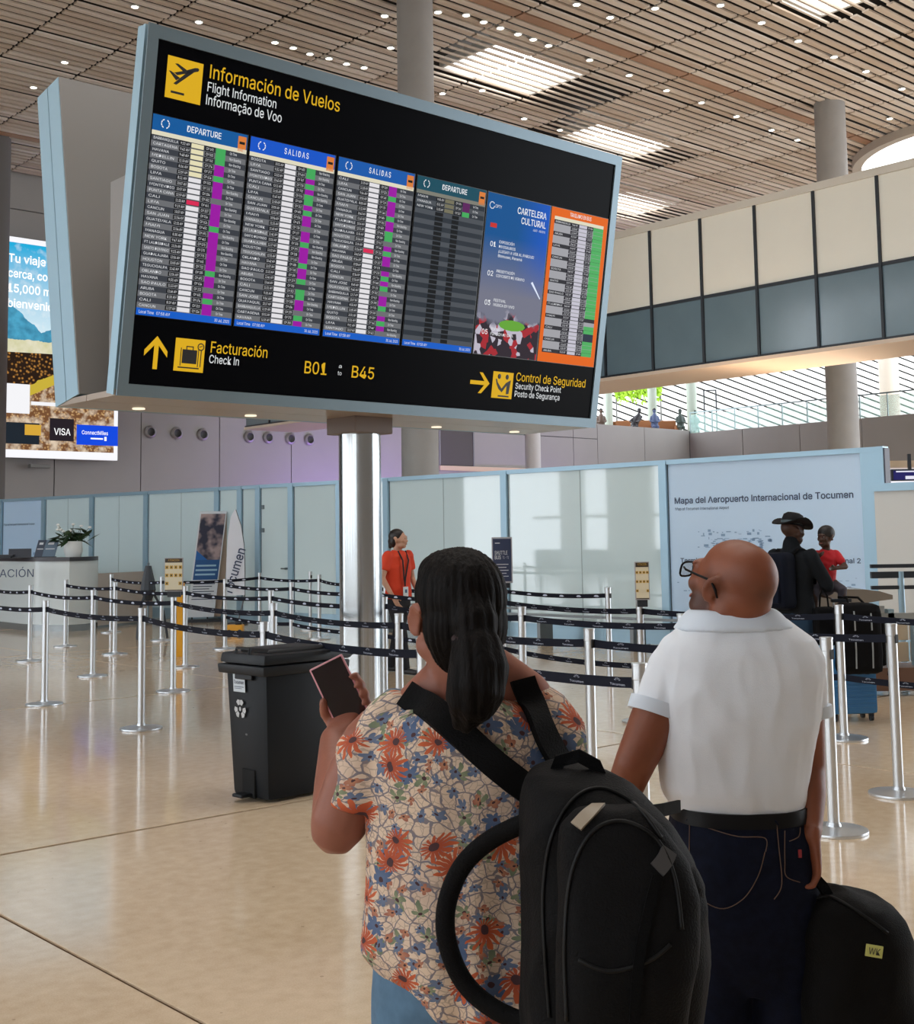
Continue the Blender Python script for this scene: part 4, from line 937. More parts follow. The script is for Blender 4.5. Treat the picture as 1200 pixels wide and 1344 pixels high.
# ================================================================ BELT POSTS
stl = mat('stanchion_steel', (214,218,222), rough=.34, metal=.9); rub = mat('rubber_black', (26,27,30), rough=.6)
belt_m = mat('belt_navy', (15,19,34), rough=.7, spec=.2); belt_p = mat('belt_print', (196,204,224), rough=.6)
rows = {
 0: [(5.6,14.8),(5.44,12.34),(5.32,10.1),(4.95,7.61),(4.7,5.6),(4.41,3.75)],
 1: [(7.5,19.3),(7.27,16.99),(6.97,14.46),(6.86,12.32),(6.46,9.78),(6.12,7.56),(5.83,5.35),(6.12,3.88)],
 2: [(8.65,18.89),(8.54,17.02),(8.27,14.55),(8.06,12.26),(7.75,9.8),(7.29,7.42),(7.3,5.8),(7.24,4.13)],
 3: [(10.57,21.22),(10.22,18.74)],
 4: [(10.05,16.51),(9.77,14.36),(9.4,12.1),(9.1,9.7),(8.52,7.22),(8.87,5.5),(9.0,3.4)],
 5: [(12.28,19.03),(12.05,16.92),(11.2,14.9),(10.38,13.09),(10.74,11.26),(10.52,9.36)],
 6: [(13.13,18.71)],
}
shaft_me = MB().lathe([(.031,.02),(.031,.965)], 20).mesh('pole', stl); shade(shaft_me, 40)
cap_me = MB().lathe([(.031,.955),(.034,.958),(.034,1.018),(.036,1.02),(.036,1.03),(.0,1.031)], 20, cap=False).mesh('cap', stl); shade(cap_me, 40)
base_me = MB().lathe([(.178,0),(.180,.008),(.178,.016),(.10,.024),(.04,.032),(.034,.05)], 40, cap=True).mesh('base', stl); shade(base_me, 35)
cas_me = MB().bevbox(-.016,.016,-.035,-.029,.913,.966,.002).bevbox(-.016,.016,.029,.035,.913,.966,.002).mesh('belt_slot', rub)
posts = {}; SLOTS = {}
desc = {}
def pix(p):
    X, Y, Z = p.x, p.y, p.z-EYE; f = Y*cp+Z*sp; b = -Y*sp+Z*cp; a_, b_ = X/f, b/f
    return CX+F*(a_*cr-b_*sr), CY-F*(a_*sr+b_*cr)
rown = ['nearest belt row', 'second belt row', 'third belt row', 'far left belt row', 'fourth, double-belt row', 'rearmost belt row', 'single post behind the rows']
ordn = ['first','second','third','fourth','fifth','sixth','seventh','eighth']
for r, L in rows.items():
    for i, (a, b) in enumerate(L):
        p = uv(a, b)
        x, y = pix(p)
        t = thing('belt_post', 'steel belt post, %s from the left in the %s' % (ordn[i], rown[r]) if len(L) > 1 else 'lone steel belt post farthest back, left of the board pole', 'barrier post', p, math.atan2(U.y, U.x)+.0, 'queue belt posts')
        link('pole', shaft_me, t); link('cap', cap_me, t); link('base', base_me, t); link('belt_slot', cas_me, t)
        posts[(r, i)] = t
# belts: crest and name printed along each
tv, tf = text_mesh('Tocumen'); tx0 = min(v[0] for v in tv); tx1 = max(v[0] for v in tv)
def belt(t0, t1, z=.94, nm='belt'):
    a, b = t0.location, t1.location; M = frame_mat(a, b); L = (b-a).length
    inv = t0.matrix_basis.inverted(); q = MB(); q.T = inv @ M
    if M.col[1].y < 0: pass
    # direction kept from a to b
    n = 14; sag = .028*min(1.5, L/2.0)
    zs = lambda x: z - sag*4*(x/L)*(1-x/L)
    pt = [(x, 0, zs(x)) for x in [L*k/n for k in range(n+1)]]; pt[0] = (.034, 0, z); pt[-1] = (L-.034, 0, z)
    q.ribbon(pt, (0,-1,0), .048, .003); bo = q.build(nm, belt_m, t0, smooth=30)
    w = MB(); w.T = q.T; x = .22
    near = (a.y+b.y)/2 < 13
    while x < L-.15:
        zc = zs(x)
        if near:
            k = .105/(tx1-tx0)
            w.add([(x-.0525+(v[0]-tx0)*k, -.0025, zc-.014+v[1]*.019) for v in tv], tf)
            for j in range(5):
                an = math.pi*(.5+(j-2)*.17); w.add([(x+.008*math.cos(an), -.0025, zc+.004+.006*math.sin(an)), (x+.024*math.cos(an-.09), -.0025, zc+.004+.017*math.sin(an-.09)), (x+.024*math.cos(an+.09), -.0025, zc+.004+.017*math.sin(an+.09))], [(0,1,2)])
        else:
            w.add([(x-.045,-.0025,zc-.004),(x-.02,-.0025,zc-.01),(x+.02,-.0025,zc-.01),(x+.045,-.0025,zc-.004),(x+.018,-.0025,zc+.010),(x-.018,-.0025,zc+.010)], [(0,1,2,3,4,5)])
        x += .30
    w.build(nm+'_lettering', belt_p, bo, flip=False, kind='stuff')
for r, L in rows.items():
    for i in range(len(L)-1):
        belt(posts[(r,i)], posts[(r,i+1)])
        if r == 4: belt(posts[(r,i)], posts[(r,i+1)], .47, 'lower_belt')
belt(posts[(2,0)], posts[(1,1)]) if False else None
belt(posts[(3,1)], posts[(5,0)])
# signs on belt posts
def post_sign(px, py0, py1, d, w, lab, kind):
    pt_ = P(px, py0, d); pb = P(px, py1, d); h = pt_.z-pb.z
    t = thing('post_sign', lab, 'sign', (pt_.x, d-.06, pb.z), 0)
    MB().bevbox(-w/2, w/2, -.01, .01, 0, h, .004).build('sign_plate', mat('sign_frame', (170,170,176), rough=.4), t)
    MB().bevbox(-w*.35, w*.35, .0, .06, -.06, .02, .005).build('clamp', blk, t)
    if kind == 'picto':
        q = MB(); quad(q, -w/2+.008, w/2-.008, .008, h-.008, -.0115); q.build('sign_face', mat('sign_cream', (226,216,188), rough=.5), t, flip=False)
        q = MB(); quad(q, -w/2+.008, w/2-.008, h*.86, h-.008, -.013); 
        quad(q, -w/2+.008, w/2-.008, .008, h*.05, -.013); q.build('sign_header', mat('sign_brown', (62,48,34), rough=.5), t, flip=False)
        q = MB(); put_text(q, 'ATENCIÓN', 0, h*.90, .02, width=w*.6, y=-.0145, align='C'); q.build('sign_lettering', mat('sign_gold', (205,165,70)), t, flip=False)
        q = MB(); k2 = MB()
        for rr_ in range(3):
            for c_ in range(4):
                if rr_ == 2 and c_ in (1, 2): continue
                x = -w*.36+c_*w*.24; z = h*(.72-.24*rr_)
                quad(q, x-w*.09, x+w*.09, z-w*.09, z+w*.09, -.0135); k2.ell((x,-.014,z), (w*.04,.001,w*.055), nu=8, nv=5)
        q.build('pictogram_plates', mat('sign_gold', (205,165,70)), t, flip=False); k2.build('pictograms', icb, t)
    else:
        q = MB(); quad(q, -w/2+.015, w/2-.015, .02, h-.02, -.0115); q.build('sign_face', mat('sign_navy', (48,58,88), rough=.5), t, flip=False)
        q = MB(); put_text(q, 'SHUTTLE', -w*.36, h*.62, .045, width=w*.62, y=-.014, bold=.1); put_text(q, 'BUS', -w*.36, h*.52, .045, width=w*.3, y=-.014, bold=.1)
        put_text(q, 'T1 - T2', w*.02, h*.53, .03, width=w*.3, y=-.014)
        for k in range(5): quad(q, -w*.32, w*(.30-.1*(k % 2)), h*(.40-.065*k), h*(.40-.065*k)+.008, -.014)
        quad(q, -w*.34, -w*.1, h*.86, h*.88, -.014); q.build('sign_lettering', mat('print_white', (210,215,220)), t, flip=False)
    return t
post_sign(230, 732, 776, posts[(1,3)].location.y, .20, 'small cream pictogram sign on a belt post left of the black bin', 'picto')
post_sign(841, 737, 787, posts[(4,4)].location.y, .125, 'small cream pictogram sign on a post left of the airport map', 'picto')
post_sign(658.5, 705, 765, posts[(5,4)].location.y, .25, 'navy shuttle bus sign on a post in front of the frosted glass', 'shuttle')
# ================================================================ WHEELED BIN
C0 = Vector((-1.18, 7.89, 0)); da = Vector((-.26,.26,0)).normalized(); db = Vector((.26,.26,0)).normalized()
bt = thing('wheeled_bin', 'black plastic wheeled recycling bin with a hinged lid and pedal', 'bin', C0, math.atan2(db.y, db.x))
# local frame: x along the long side (db), y along the label side (da)
pla = mat('bin_plastic', (22,26,31), rough=.45, spec=.2, bump=.08, bump_scale=200); plb = mat('bin_lid', (29,32,36), rough=.42, spec=.25)
def taper(q, x0,x1,y0,y1,z0,z1, g, r=.03):
    """box that widens by g towards the top"""
    b = MB(); b.bevbox(x0,x1,y0,y1,z0,z1,r)
    vs = []
    for v in b.v:
        k = (v[2]-z0)/(z1-z0); cx_, cy_ = (x0+x1)/2, (y0+y1)/2
        vs.append((cx_+(v[0]-cx_)*(1+g*k), cy_+(v[1]-cy_)*(1+g*k), v[2]))
    return q.add(vs, b.f)
ob = taper(MB(), .0, .52, .0, .37, .015, .82, .16, .03).build('body', pla, bt, smooth=30)
taper(MB(), -.075, .60, -.055, .43, .77, .83, .02, .015).build('rim', plb, bt, smooth=30)
taper(MB(), -.07, .63, -.05, .425, .835, .90, -.03, .02).build('lid', plb, bt, smooth=30)
q = taper(MB(), .02, .50, .04, .34, .90, .925, -.12, .012); q.build('lid_top', plb, bt, smooth=30)
q = MB(); q.tube([(-.06,.12,.895),(-.05,.12,.93),(-.05,.26,.93),(-.06,.26,.895)], .010, 6); q.build('lid_handle', plb, bt)
q = MB(); q.tube([(.64,.02,.84),(.69,.02,.86),(.69,.36,.86),(.64,.36,.84)], .014, 8); q.build('rear_handle', plb, bt)
q = MB(); q.bevbox(-.062,-.04,.09,.27,.74,.775,.006); q.build('rim_latch', plb, bt)
q = MB(); q.bevbox(-.018, .0, .12, .25, .02, .19, .006); q.build('pedal_opening', mat('hole_black', (10,11,13), rough=.9), bt)
q = MB(); q.bevbox(-.10, .0, .14, .24, .03, .05, .006); q.build('pedal', pla, bt)
for y in (.02, .35):
    q = MB(); q.tube([(.50, y-.02, .07), (.50, y+.03, .07)], .07, 16); q.build('wheel', rub, bt, smooth=40)
# label side is x = 0 face (towards -x); it leans out towards the top
def face_T(z): k = (z-.015)/.805*.16; return -.26*k
tl = math.atan(.26*.16/.805)
LT = Matrix(((0,math.cos(tl),-math.sin(tl),0),(-1,0,0,0),(0,math.sin(tl),math.cos(tl),0),(0,0,0,1)))
q = MB(); q.T = Matrix.Translation((-.0415,.24,.66)) @ LT; quad(q, -.062, .062, -.0, .125, -.004); q.build('label', mat('label_white', (205,214,222), rough=.5), bt, flip=False)
q = MB(); q.T = Matrix.Translation((-.0415,.24,.66)) @ LT; put_text(q, 'Tocumen', 0, .05, .022, width=.105, y=-.006, align='C', bold=.1); quad(q, -.05, .05, .03, .034, -.006); quad(q, -.05, .03, .02, .023, -.006); quad(q, -.04, .04, .095, .1, -.006); q.build('label_lettering', ink, bt, flip=False)
q = MB(); q.T = Matrix.Translation((-.034,.24,.555)) @ LT
for k in range(3):
    a0 = math.pi/2+k*2.094
    for s_ in range(2):
        a, b = a0-.75+s_*.78, a0-.05+s_*.78
        q.add([(.056*math.cos(a),-.006,.056*math.sin(a)),(.062*math.cos((a+b)/2),-.006,.062*math.sin((a+b)/2)),(.056*math.cos(b),-.006,.056*math.sin(b)),(.028*math.cos(b),-.006,.028*math.sin(b)),(.028*math.cos(a),-.006,.028*math.sin(a))], [(0,1,2,3,4)])
q.ell((0,-.006,0), (.011,.001,.014), nu=10, nv=5); q.build('recycling_symbol', mat('symbol_white', (196,200,204), rough=.5), bt, flip=False)
q = MB(); q.ell((-.018,.2,.40), (.004,.015,.008), nu=10, nv=6); q.build('moulded_badge', mat('badge_grey', (90,94,98)), bt)
# ================================================================ PEOPLE
def skin_mat(name, rgb, stub=None):
    M = mat(name, rgb, rough=.48, spec=.4); n = N(M); tc = n.new('TexCoord')
    a = n.new('TexNoise'); a.inputs['Scale'].default_value = 9; a.inputs['Detail'].default_value = 5; n.link(tc.outputs['Object'], a.inputs['Vector'])
    c1 = srgb(rgb); f = n.math('MULTIPLY', n.math('SUBTRACT', a.outputs['Fac'], .35), 2.2, clamp=True)
    c = n.mix(f, tuple(v*.86 for v in c1), tuple(min(1, v*1.1) for v in c1))
    at = n.new('Attribute'); at.attribute_name = 'shade'
    c = n.mix(at.outputs['Fac'], c, srgb(stub or (60,40,34)))
    n.link(c, n.B.inputs['Base Color']); n.B.inputs['Subsurface Weight'].default_value = .08; n.B.inputs['Subsurface Radius'].default_value = (.02,.008,.004)
    p = n.new('TexNoise'); p.inputs['Scale'].default_value = 180; n.link(tc.outputs['Object'], p.inputs['Vector'])
    b = n.new('Bump'); b.inputs['Strength'].default_value = .12; b.inputs['Distance'].default_value = .002; n.link(p.outputs['Fac'], b.inputs['Height']); n.link(b.outputs[0], n.B.inputs['Normal'])
    return M
def basis(face, up=(0,0,1)):
    """rotation whose +Y is the way the face looks"""
    y = Vector(face).normalized(); x = y.cross(Vector(up)).normalized(); z = x.cross(y)
    return Matrix((x, y, z)).transposed()
def head_shapes(q, c, R, s=1.0, ears=True, neck=None, jaw=1.0):
    """skull, jaw, nose, lips, brow, ears around centre c (s = 1: 0.235 m tall)"""
    c = Vector(c)
    def E(p, r, rr=None): q.ell(c + R @ (Vector(p)*s), tuple(v*s for v in r), R @ rr if rr else R, nu=24, nv=14)
    E((0,-.018,.035), (.076,.098,.083)); E((0,.012,.0), (.068,.080,.095)); E((0,.035,-.055), (.055*jaw,.055,.055))
    E((0,.066,-.092), (.026,.024,.020)); E((.035,.035,-.07), (.028,.045,.03)); E((-.035,.035,-.07), (.028,.045,.03))
    E((0,.088,.028), (.050,.016,.014))                                    # brow
    for sx in (-1, 1):
        E((sx*.036,.072,-.018), (.024,.022,.024)); E((sx*.030,.083,.008), (.016,.012,.011))
    q.tube([c+R@(Vector((0,.086,.022))*s), c+R@(Vector((0,.103,-.008))*s), c+R@(Vector((0,.110,-.028))*s), c+R@(Vector((0,.098,-.038))*s)], [.008*s,.010*s,.014*s,.010*s], 10)
    for sx in (-1, 1): E((sx*.012,.100,-.032), (.009,.010,.008))
    E((0,.090,-.056), (.024,.010,.006)); E((0,.088,-.067), (.020,.011,.007))
    if ears:
        for sx in (-1, 1):
            pts = []
            for k in range(9):
                a = -2.3+k*.62; pts.append(c + R@(Vector((sx*(.086+.006*math.sin(a+1)), -.008+.017*math.cos(a)-(.006*math.sin(a)), -.006+.030*math.sin(a)))*s))
            q.tube(pts, .0075*s, 8); E((sx*.081,-.004,-.008), (.006,.014,.022)); E((sx*.080,.006,-.034), (.007,.008,.010))
def eyes_lips(c, R, s, parent, iris=(60,40,30), lip=(150,90,80)):
    c = Vector(c)
    for sx in (-1, 1):
        MB().ell(c + R@(Vector((sx*.031,.0845,.006))*s), (.0115*s,.008*s,.0058*s), R).build('eye', mat('eye_white', (225,222,218), rough=.15), parent, smooth=True)
        MB().ell(c + R@(Vector((sx*.031,.0935,.006))*s), (.0052*s,.004*s,.0052*s), R).build('iris', mat('iris_%d' % iris[0], iris, rough=.1), parent, smooth=True)
        MB().tube([c + R@(Vector((sx*x,.095-abs(x-.03)*.3,.024+.004*math.cos((x-.03)*60)))*s) for x in (.012,.022,.032,.044)], [.003*s,.0035*s,.003*s,.0015*s], 6).build('eyebrow', mat('hair_black', (22,18,17), rough=.6), parent, smooth=True)
    q = MB(); q.tube([c+R@(Vector((x,.1035-abs(x)*.45,-.0615))*s) for x in (-.022,-.01,0,.01,.022)], [.002*s,.0045*s,.005*s,.0045*s,.002*s], 8); q.build('lips', mat('lips_%d' % lip[0], lip, rough=.4), parent, smooth=True)
def hand_shapes(q, wrist, R, curl, s=1.0, side=1, spread=.0, thumb=None):
    """R columns: x = across the palm to the thumb side, y = towards the fingertips, z = out of the palm"""
    w = Vector(wrist)
    def T(p): return w + R @ (Vector(p)*s)
    q.tube([T((0,-.03,0)), T((0,0,0)), T((.002,.03,0)), T((.0,.07,0)), T((0,.092,0))], [(.025*s,.019*s),(.026*s,.018*s),(.036*s,.017*s),(.041*s,.014*s),(.037*s,.011*s)], n=14, side=R@Vector((1,0,0)))
    lens = [(.030,.040,.024,.019), (.011,.045,.028,.021), (-.009,.042,.026,.020), (-.029,.034,.020,.017)]
    for k, (x, a, b, c_) in enumerate(lens):
        cu = curl[k] if isinstance(curl, (list, tuple)) else curl
        p = Vector((x*.95, .084, 0)); pts = [p-Vector((0,.03,0)), p.copy()]; an = cu*.45
        for L in (a, b, c_):
            p = p + Vector((spread*(x/.03)*L*.3, math.cos(an)*L, math.sin(an)*L)); pts.append(p.copy()); an += cu
        rs = [.0095,.0098,.0088,.0080,.0064]; q.caps([T(p) for p in pts], [r*s for r in rs], n=10)
    th = thumb or [(.022,.012,.004), (.045,.038,.014), (.056,.066,.022), (.055,.090,.026)]
    q.caps([T(p) for p in th], [r*s for r in (.017,.0145,.0115,.0092)], n=10)
def set_shade(me, f):
    a = me.attributes.new('shade', 'FLOAT', 'POINT')
    a.data.foreach_set('value', [max(0, min(1, f(v.co))) for v in me.vertices])
def skin_post(f):
    def g(me): set_shade(me, f)
    return g
# ---------------------------------------------------------------- floral blouse material
def floral():
    M = mat('floral_cloth', (214,186,160), rough=.75); n = N(M)
    at = n.new('Attribute'); at.attribute_name = 'wrap'
    base = at.outputs['Vector']
    nz = n.new('TexNoise'); nz.inputs['Scale'].default_value = 18; nz.inputs['Detail'].default_value = 3; n.link(base, nz.inputs['Vector'])
    wv = n.new('VectorMath', operation='SCALE'); s = n.new('VectorMath', operation='SUBTRACT'); n.link(nz.outputs['Color'], s.inputs[0]); s.inputs[1].default_value = (.5,.5,.5)
    n.link(s.outputs[0], wv.inputs[0]); wv.inputs['Scale'].default_value = .034
    ad = n.new('VectorMath', operation='ADD'); n.link(base, ad.inputs[0]); n.link(wv.outputs[0], ad.inputs[1]); P_ = ad.outputs[0]
    col = srgb((222,196,168))
    nz2 = n.new('TexNoise'); nz2.inputs['Scale'].default_value = 7; n.link(base, nz2.inputs['Vector'])
    col = n.mix(n.math('MULTIPLY', nz2.outputs['Fac'], .9, clamp=True), srgb((232,208,180)), srgb((196,168,150)))
    # thin stems and outlined leaves
    def lines(col, scale, w, rgb, off, amt=1.0):
        mp = n.new('Mapping'); n.link(P_, mp.inputs[0]); mp.inputs['Location'].default_value = off
        v = n.new('TexVoronoi', feature='DISTANCE_TO_EDGE'); v.inputs['Scale'].default_value = scale; n.link(mp.outputs[0], v.inputs['Vector'])
        f = n.math('MULTIPLY', n.math('LESS_THAN', v.outputs['Distance'], w), amt); return n.mix(f, col, srgb(rgb))
    col = lines(col, 44, .05, (96,94,110), (3,1,0), .85); col = lines(col, 80, .05, (140,120,112), (1,5,0), .5)
    def blooms(col, scale, rad, petals, rgb, rgb2, off, keep, sharp=.55):
        mp = n.new('Mapping'); n.link(P_, mp.inputs[0]); mp.inputs['Location'].default_value = off
        v = n.new('TexVoronoi', voronoi_dimensions='2D'); v.inputs['Scale'].default_value = scale; v.inputs['Randomness'].default_value = .85; n.link(mp.outputs[0], v.inputs['Vector'])
        sc = n.new('VectorMath', operation='SCALE'); n.link(mp.outputs[0], sc.inputs[0]); sc.inputs['Scale'].default_value = scale
        ps = n.new('VectorMath', operation='SCALE'); n.link(v.outputs['Position'], ps.inputs[0]); ps.inputs['Scale'].default_value = scale
        d = n.new('VectorMath', operation='SUBTRACT'); n.link(sc.outputs[0], d.inputs[0]); n.link(ps.outputs[0], d.inputs[1])
        xy = n.new('SeparateXYZ'); n.link(d.outputs[0], xy.inputs[0])
        cs = n.new('SeparateColor'); n.link(v.outputs['Color'], cs.inputs[0])
        an = n.math('ADD', n.math('ARCTAN2', xy.outputs[1], xy.outputs[0]), n.math('MULTIPLY', cs.outputs[1], 6.28))
        pet = n.math('ABSOLUTE', n.math('COSINE', n.math('MULTIPLY', an, petals/2)))
        r = n.math('SQRT', n.math('ADD', n.math('MULTIPLY', xy.outputs[0], xy.outputs[0]), n.math('MULTIPLY', xy.outputs[1], xy.outputs[1])))
        # one-sided fan flowers like a daisy seen aslant
        fan = n.math('ADD', .72, n.math('MULTIPLY', n.math('COSINE', an), .28))
        lim = n.math('MULTIPLY', n.math('MULTIPLY', n.math('ADD', 1-sharp, n.math('MULTIPLY', pet, sharp)), rad), fan)
        ins = n.math('MULTIPLY', n.math('LESS_THAN', r, lim), n.math('GREATER_THAN', cs.outputs[0], 1-keep))
        cc = n.mix(n.math('MULTIPLY', r, 1/rad, clamp=True), srgb(rgb2), srgb(rgb))
        col = n.mix(ins, col, cc)
        core = n.math('MULTIPLY', n.math('LESS_THAN', r, rad*.17), n.math('GREATER_THAN', cs.outputs[0], 1-keep))
        return n.mix(core, col, srgb((70,40,44)))
    col = blooms(col, 21, .42, 5, (104,116,92), (140,146,112), (9,2,0), .55, .8)
    col = blooms(col, 30, .42, 6, (84,98,126), (110,122,146), (2,7,0), .60, .5)
    col = blooms(col, 34, .40, 5, (150,84,70), (190,130,96), (6,4,0), .45, .5)
    col = blooms(col, 15, .42, 8, (66,88,124), (92,108,138), (4,4,0), .45, .45)
    col = blooms(col, 12.5, .50, 15, (206,98,50), (160,64,36), (0,0,0), .66, .72)
    n.link(col, n.B.inputs['Base Color']); return M
def wrap_attr(cx, cy, R=.17):
    def f(me):
        a = me.attributes.new('wrap', 'FLOAT_VECTOR', 'POINT'); vals = []
        for v in me.vertices:
            an = math.atan2(v.co.x-cx, -(v.co.y-cy)); vals += [an*R, v.co.z, 0]
        a.data.foreach_set('vector', vals)
    return f
def chain(*fs):
    def f(me):
        for g in fs: g(me)
    return f
# ================================================================ WOMAN WITH THE PHONE
D = 2.5
def secs(q, rows, d0, n=28, power=2.4):
    """torso-like body from photo rows (y, centre x, half width px, half depth m, depth shift)"""
    vs = []; fs = []
    for (y, cx_, hw, dep, sh) in rows:
        d = d0+sh; c = P(cx_, y, d); a = hw/F*d
        for i in range(n):
            t = 2*math.pi*i/n; cc, ss = math.cos(t), math.sin(t); e = 2/power
            vs.append((c.x+a*math.copysign(abs(cc)**e, cc), c.y+dep*math.copysign(abs(ss)**e, ss), c.z))
    m_ = len(rows)
    for k in range(m_-1):
        for i in range(n): j = (i+1) % n; fs.append((k*n+i, k*n+j, (k+1)*n+j, (k+1)*n+i))
    fs += [tuple(range(n)), tuple((m_-1)*n+i for i in range(n-1, -1, -1))]
    return q.add(vs, fs)
wo = P(612, 1000, D); woman = thing('person', 'woman with a dark ponytail in an orange and blue floral blouse, holding up a phone', 'person', (wo.x, D, 0))
TW = Matrix.Translation((-wo.x, -D, 0))
skinW = skin_mat('skin_woman', (150,94,76))
hc = P(598, 806, 2.46); Rw = basis((-.38, .90, .16))
q = MB(); q.T = TW
head_shapes(q, hc, Rw, .98)
q.caps([P(600,850,2.47), P(606,900,2.50), P(612,945,2.51)], [.056,.062,.08], n=18)
q.caps([P(535,932,2.5), P(572,905,2.50), P(612,890,2.51), P(655,885,2.50), P(700,912,2.5)], [.038,.050,.062,.050,.040], n=16)      # bare upper shoulders
q.caps([P(655,905,2.49), P(690,900,2.49)], [.04,.034], n=12)
# left arm: shoulder, elbow, wrist
sh, el, wr = P(492,970,2.5), P(443,1084,2.50), P(437,968,2.73)
q.caps([sh, sh.lerp(el,.5), el], [.060,.062,.055], n=18); q.caps([el, el.lerp(wr,.45), wr], [.052,.043,.027], n=18)
# phone hand
PH_C = P(448, 912, 2.80)
px_ = (P(485,945,2.80)-P(455,968,2.80)).normalized(); py_ = (P(450,857,2.80)-P(485,945,2.80)).normalized()
pup = -((P(413,880,2.80)-P(455,968,2.80)).normalized()); pup = -pup
pright = (pup.cross(Vector((0,-1,0)))).normalized()
if pright.x < 0: pright = -pright
pn = pright.cross(pup).normalized()
if pn.y > 0: pn = -pn                     # screen normal, towards the viewer
def PHp(a, b, c): return PH_C + pright*a + pup*b + pn*c
hb = wr
def cap(pts_, rs): q.caps(pts_, rs, n=10)
# palm behind the lower half of the phone
q.tube([wr, wr.lerp(PHp(-.012,-.052,-.030),.55), PHp(-.006,-.040,-.030), PHp(.002,.010,-.026)], [(.029,.021),(.036,.020),(.042,.016),(.038,.012)], n=14, side=pright)
for k, (b, L) in enumerate(((.022,.0),(.000,.004),(-.022,.003),(-.042,-.003))):
    cap([PHp(.0,b-.012,-.024), PHp(.028,b-.004,-.025), PHp(.047+L,b,-.014), PHp(.047+L*.7,b+.003,.002), PHp(.036+L*.4,b+.004,.010)], [.0105,.0100,.0092,.0085,.0072])
cap([wr.lerp(PHp(-.02,-.06,-.02),.6), PHp(-.046,-.045,-.016), PHp(-.050,-.018,-.002), PHp(-.040,.006,.010)], [.019,.0155,.0125,.0100])
# right arm going down in front of her
shr, elr, wrr = P(728,955,2.5), P(742,1080,2.5), P(735,1130,2.66)
q.caps([shr, shr.lerp(elr,.5), elr], [.056,.052,.046], n=16); q.caps([elr, wrr], [.044,.030], n=14)
hip = P(612,1330,2.5)
q.caps([P(612,960,2.51), P(612,1200,2.51), hip], [.10,.11,.12], n=18)
for sx in (-1, 1):
    q.caps([(hip.x+sx*.07, 2.5, hip.z-.02), (hip.x+sx*.08, 2.5, .46), (hip.x+sx*.085, 2.53, .10)], [.085,.058,.036], n=14)
    q.caps([(hip.x+sx*.085, 2.53, .06), (hip.x+sx*.095, 2.66, .035)], [.036,.028], n=12)
bodyW = remesh(q, 'body', skinW, woman, .006, 5, skin_post(lambda c: 0))
eyes_lips(TW @ Vector(hc), Rw, .98, woman)
# blouse
q = MB(); q.T = TW
secs(q, [(914,612,40,.050,.02),(922,612,84,.09,.0),(934,614,108,.115,.0),(950,614,120,.125,.0),(975,613,128,.135,.0),(1010,612,129,.14,-.0),(1060,611,126,.14,0),(1110,610,124,.145,0),(1170,611,126,.15,0),(1235,613,130,.16,0),(1262,628,122,.165,0),(1300,652,104,.165,0),(1345,672,84,.16,0),(1400,672,60,.15,0)], D)
q.caps([P(520,946,D), P(494,985,D), P(482,1018,D)], [.060,.067,.068], n=20)
q.tube([P(490,985,D), P(473,1062,2.49)], [.069,.066], n=20)
q.caps([P(704,938,D), P(724,968,D), P(730,996,D)], [.062,.067,.060], n=18)
floralM = floral()
def hem_fold(me):
    for v in me.vertices:
        a = math.atan2(v.co.x, -(v.co.y)); k = max(0, min(1, (1.15-v.co.z)/.45)); r = 1+.045*k*math.sin(a*9+1.3*math.sin(a*3))
        v.co.x *= r; v.co.y *= r
blouse = remesh(q, 'blouse', floralM, woman, .007, 4, chain(hem_fold, wrinkle(.006, 7, (1,1,.55), 3), wrap_attr(0, .04)))
# jeans
q = MB(); q.T = TW
secs(q, [(1225,612,112,.13,0),(1290,612,118,.14,0),(1360,612,118,.14,0),(1420,612,112,.13,0)], D)
for sx in (-1, 1): q.tube([(hip.x+sx*.075, 2.5, hip.z), (hip.x+sx*.083, 2.5, .46), (hip.x+sx*.088, 2.53, .08)], [.098,.073,.058], n=18)
jl = mat('denim_light', (84,116,142), rough=.8, noise_amt=.12, noise_scale=40)
remesh(q, 'jeans', jl, woman, .009, 3, wrinkle(.004, 9, (1,1,.6), 8))
for sx in (-1, 1):
    q = MB(); q.T = TW; q.caps([(hip.x+sx*.088, 2.50, .045), (hip.x+sx*.098, 2.70, .035)], [.045,.036], n=14); remesh(q, 'shoe', mat('shoe_white', (190,190,190), rough=.5), woman, .008, 2)
# hair
hairM = mat('hair_dark', (13,9,8), rough=.62, spec=.12, noise_amt=.5, noise_scale=60, bump=.6, bump_scale=90, stretch=(1,1,.12))
q = MB(); q.T = TW
def HP(p): return hc + Rw @ Vector(p)
q.ell(HP((0,-.020,.040)), (.0855,.103,.092), Rw, 28, 18); q.ell(HP((0,-.05,-.01)), (.082,.070,.085), Rw, 28, 18); q.ell(HP((.0,-.045,-.045)), (.066,.060,.062), Rw, 24, 14)
q.ell(HP((0,.015,.068)), (.070,.080,.055), Rw, 24, 14)
q.caps([P(608,770,2.40), P(624,820,2.345), P(626,838,2.34)], [.045,.043,.036], n=16)
q.caps([P(625,845,2.335), P(628,875,2.32), P(624,905,2.31), P(616,928,2.315), P(611,944,2.32)], [.046,.056,.055,.046,.026], n=18)
def strands(me):
    me.update(); ns = [v.normal.copy() for v in me.vertices]; c0 = TW @ hc
    for v, n in zip(me.vertices, ns):
        d = v.co-c0; a = math.atan2(d.x, -d.y); h = noise.noise(Vector((a*14, v.co.z*3, 1.0)))+.5*noise.noise(Vector((a*37, v.co.z*5, 4)))
        v.co += n*(.0035*h)
    me.update()
remesh(q, 'hair', hairM, woman, .0045, 4, strands)
q = MB(); q.T = TW
